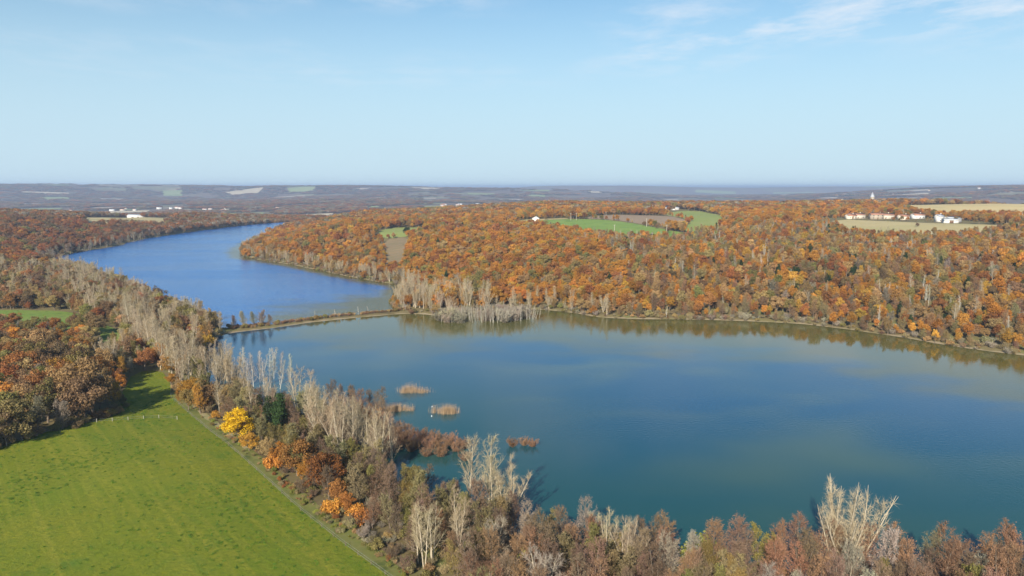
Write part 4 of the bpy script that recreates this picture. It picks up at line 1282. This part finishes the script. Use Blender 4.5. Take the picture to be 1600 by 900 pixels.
B = building
B("farmhouse", 238, 1262, 13, 9, 5.5, 2.6, .1, WALL_W, ROOF_T, "white farmhouse with red roof beside the long white barn", wins=4)
B("barn", 254, 1272, 30, 14, 5, 2.4, .05, WALL_W, ROOF_D, "long white barn with dark panelled roof above the pale pasture", "barn", doors=2, wins=0, chimney=False, big_door=True)
B("shed", 281, 1268, 12, 8, 3.6, 1.6, .2, WALL_W, ROOF_W, "small white shed beside the long barn", "shed", doors=1, wins=1, chimney=False)
B("white_barn", 31, 955, 8, 9, 4.6, 2.4, 1.5, WALL_W, ROOF_W, "small white barn at the end of the green crop field", "barn", doors=1, wins=0, chimney=False, big_door=True)
vl = [(408, 884, 11, 8, 4.0, .25, ROOF_T, WALL_C, "cream cottage with red roof at the village end by the wood"),
      (424, 905, 20, 9, 4.6, .15, ROOF_T, WALL_C, "long cream house with red tiled roof behind the end cottage"),
      (437, 880, 15, 9, 5.6, -.1, ROOF_T, WALL_S, "tall stone house with red roof in the middle of the village"),
      (452, 893, 22, 10, 4.6, .1, ROOF_T, WALL_C, "broad cream farmhouse with red roof behind the stone house"),
      (463, 868, 12, 8, 4.2, .3, ROOF_T, WALL_C, "small cream house with red roof between stone house and white barns"),
      (500, 905, 14, 9, 4.4, .2, ROOF_T, WALL_W, "white house with red roof behind the white barns")]
for x, y, L, W, h, rz, rf, wl_, lab in vl:
    B("house", x, y, L, W, h, 2.0, rz, wl_, rf, lab, group="village houses")
B("white_barn", 487, 812, 17, 10, 4.2, 2.0, .35, WALL_W, ROOF_W, "white barn with pale roof in front of the village hedge", "barn", doors=2, wins=0, chimney=False, big_door=True)
B("white_barn", 478, 800, 14, 9, 3.4, 1.4, -.2, WALL_W, ROOF_W, "lower white barn nearest the tan dry field", "barn", doors=1, wins=0, chimney=False, big_door=True)
B("white_house", 481, 826, 7, 7, 6.2, 2.2, .3, WALL_W, ROOF_G, "tall white house behind the two white barns", wins=2)
# church
cx, cy = 662, 1330
ch = B("church", cx, cy, 22, 10, 7, 4.5, .2, WALL_S, ROOF_T, "stone church with pointed steeple at the edge of the stubble field", "church", wins=4, chimney=False)
c = MB(); c.box((-13, 0, 7.5), (5.5, 5.5, 17)); obj("tower", c.mesh("tower", [WALL_S]), ch)
c = MB(); c.add([(-16, -3, 16), (-10, -3, 16), (-10, 3, 16), (-16, 3, 16), (-13, 0, 25)], [(0, 1, 4), (1, 2, 4), (2, 3, 4), (3, 0, 4)]); obj("spire", c.mesh("spire", [ROOF_G]), ch)
for i, (dx, dy) in enumerate([(-30, 14), (24, -10), (-58, 22), (-85, 30), (38, 18)]):
    B("house", cx + dx, cy + dy, 12, 8, 4.6, 2.2, .3 * i, WALL_C, ROOF_T, "cream house with red roof near the stone church", group="houses around the church")
B("hangar", -818, 1600, 34, 18, 6.5, 3, .1, WALL_W, ROOF_W, "large white farm hangar above the tan grass field", "barn", doors=2, wins=0, chimney=False, big_door=True)
B("hangar", -757, 1690, 46, 16, 6, 3, -.05, WALL_W, ROOF_T, "long white hangar with reddish roof beyond the tan field", "barn", doors=3, wins=0, chimney=False, big_door=True)
B("hangar", -712, 1665, 26, 14, 5.5, 2.6, .15, WALL_W, ROOF_W, "white hangar beside the long reddish-roofed one", "barn", doors=2, wins=0, chimney=False, big_door=True)
for i, (x, y, L) in enumerate([(-1085, 1640, 12), (-1056, 1650, 14), (-1030, 1630, 12), (-1010, 1660, 18)]):
    B("house", x, y, L, 9, 4.6, 2.2, .2 * i, WALL_W, ROOF_T, "white house of the hamlet beyond the brown wood", group="hamlet beyond the brown wood")
g2 = np.random.RandomState(77)


def far_houses(cx, cy, n, sx, sy, label, group):
    for i in range(n):
        x, y = cx + g2.uniform(-sx, sx), cy + g2.uniform(-sy, sy)
        B("far_house", x, y, g2.uniform(12, 24), g2.uniform(9, 12), g2.uniform(5, 8), 2.6, g2.uniform(-.5, .5), WALL_W if g2.rand() < .7 else WALL_C, ROOF_T if g2.rand() < .6 else ROOF_W, label, group=group, doors=0, wins=0, chimney=False)


far_houses(-470, 2480, 7, 60, 60, "pale house of the small village beyond the lake head", "village beyond the lake head")
far_houses(-1800, 3380, 10, 330, 160, "pale distant house on the plain past the hangars", "distant houses past the hangars")
far_houses(-1250, 3300, 7, 200, 150, "pale distant house on the plain behind the tan field", "distant houses behind the tan field")
far_houses(-60, 3500, 16, 380, 200, "pale distant house of the town on the plain", "distant town on the plain")
far_houses(2050, 3900, 5, 260, 120, "pale distant house on the hills behind the church", "distant houses behind the church")
far_houses(3050, 5300, 8, 480, 300, "white distant house high on the hills", "distant hill houses")
far_houses(1500, 4300, 6, 260, 150, "pale distant house on the plain behind the farm", "distant houses behind the farm")

# ------------------------------------------------------------------ poles, fences, small things
WOODP = noise_mat("weathered_pole", (.42, .37, .30), (.50, .45, .37), 2)
for x, y, lab in [(77, 960, "by the white barn"), (84, 958, "just past the white barn"), (124, 968, "at the ploughed field's far edge"), (107, 764, "in the green crop"), (152, 828, "where crop meets ploughed field"), (156, 738, "at the crop field's lower corner")]:
    e_ = obj("utility_pole", None, loc=(x, y, float(gz(x, y))), label="pale wooden utility pole " + lab, cat="pole", group="utility poles in the fields")
    c = MB(); c.tubes([(0, 0, -.5)], [(0, 0, 9.5)], .28, .18, 8); obj("post", c.mesh("post", [WOODP]), e_)
    c = MB(); c.box((0, .2, 8.9), (2.0, .16, .2)); ar = obj("crossarm", c.mesh("crossarm", [WOODP]), e_)
    for k in (-.85, 0, .85):
        c = MB(); c.tubes([(k, .2, 9.0)], [(k, .2, 9.3)], .07, .05, 6); obj("insulator", c.mesh("insulator", [WALL_W]), ar)


def fence(line, gap, label, h=1.2, r=.075, m=None):
    line = np.array(line, float)
    e_ = obj("wire_fence", None, loc=(line[0][0], line[0][1], float(gz(*line[0]))), label=label, cat="fence")
    o0 = np.array(e_.location)
    pts = []
    for a_, b_ in zip(line[:-1], line[1:]):
        k = max(1, int(np.linalg.norm(b_ - a_) / gap))
        pts += [a_ + (b_ - a_) * t / k for t in range(k)]
    P = np.array([(x, y, float(gz(x, y))) for x, y in pts]) - o0
    c = MB(); c.tubes([(0, 0, -.3)], [(0, 0, h)], r, r, 6)
    c.add([(r * math.cos(k * 1.0472), r * math.sin(k * 1.0472), h) for k in range(6)], [tuple(range(6))])
    pm = c.mesh("post", [m or WOODP])
    for q_ in P:
        obj("post", pm, e_, loc=q_)
    for hh in (.5, 1.05):
        c = MB(); c.tubes(P[:-1] + [0, 0, hh], P[1:] + [0, 0, hh], .012, .012, 3); obj("wire", c.mesh("wire", [ROOF_G]), e_)


fence([(-141, 196), (-136, 208), (-132, 216), (-124, 219), (-112, 224), (-100, 223)], 4.2, "post and wire fence along the oak wood side of the meadow")
fence([(-130, 271), (-120, 249.5), (-90, 210.5), (-66, 180.5), (-48, 157.5), (-34, 140.5), (-20.6, 125.5), (-10, 111)], 5.0, "post and wire fence along the lakeside edge of the meadow", 1.0, .06, BARK_BROWN)
FLOAT = noise_mat("white_float", (.78, .78, .76), (.82, .82, .8), 2)
for x, y, lab in [(-27.5, 243.5, "between the two lower reed islets"), (-26.5, 233, "in open water below the reed islets")]:
    e_ = obj("buoy", None, loc=(x, y, 0), label="small white float " + lab, cat="buoy", group="white floats on the lake")
    c = MB(); th = np.linspace(0, math.pi, 7)
    rr_, zz = .2 * np.sin(th), .1 - .2 * np.cos(th)
    for a_, b_ in zip(range(6), range(1, 7)):
        c.tubes([(0, 0, zz[a_])], [(0, 0, zz[b_])], rr_[a_] + .001, rr_[b_] + .001, 10)
    obj("float_body", c.mesh("float_body", [FLOAT], True), e_)
    c = MB(); c.tubes([(0, 0, .28)], [(0, 0, .5)], .03, .03, 6); obj("eye_post", c.mesh("eye_post", [ROOF_G]), e_)
kx, ky = -158, 366
e_ = obj("pump_kiosk", None, loc=(kx, ky, float(gz(kx, ky))), label="small white kiosk on the bare earth by the causeway", cat="kiosk")
c = MB(); c.box((0, 0, .9), (1.1, .9, 2.2)); obj("cabinet", c.mesh("cabinet", [WALL_W]), e_)
c = MB(); c.box((0, 0, 2.09), (1.4, 1.2, .16)); obj("lid", c.mesh("lid", [ROOF_G]), e_)
c = MB(); c.box((0, -.46, .9), (.7, .05, 1.7)); obj("door", c.mesh("door", [ROOF_W]), e_)

# ------------------------------------------------------------------ haze
hz = bpy.data.materials.new("thin_haze")
hz.use_nodes = True
nt = hz.node_tree
nt.nodes.remove(nt.nodes['Principled BSDF'])
pv = N(nt, 'ShaderNodeVolumePrincipled')
pv.inputs['Color'].default_value = (.58, .74, 1.0, 1)
pv.inputs['Density'].default_value = 1.1e-4
pv.inputs['Anisotropy'].default_value = .1
nt.links.new(pv.outputs[0], nt.nodes['Material Output'].inputs['Volume'])
hi_ = float(max(HH.max() + 3, CAM_H + 8)); lo_ = float(HH.min() - 1)
c = MB(); c.box((0, (GY[0] + GY[-1]) / 2, (hi_ + lo_) / 2), ((GX[-1] - GX[0]) + 200, (GY[-1] - GY[0]) + 200, hi_ - lo_))
obj("haze", c.mesh("haze", [hz]), kind='stuff', label="thin blue haze over the distant plain")
print("terrain", HH.min(), HH.max(), nx * ny)
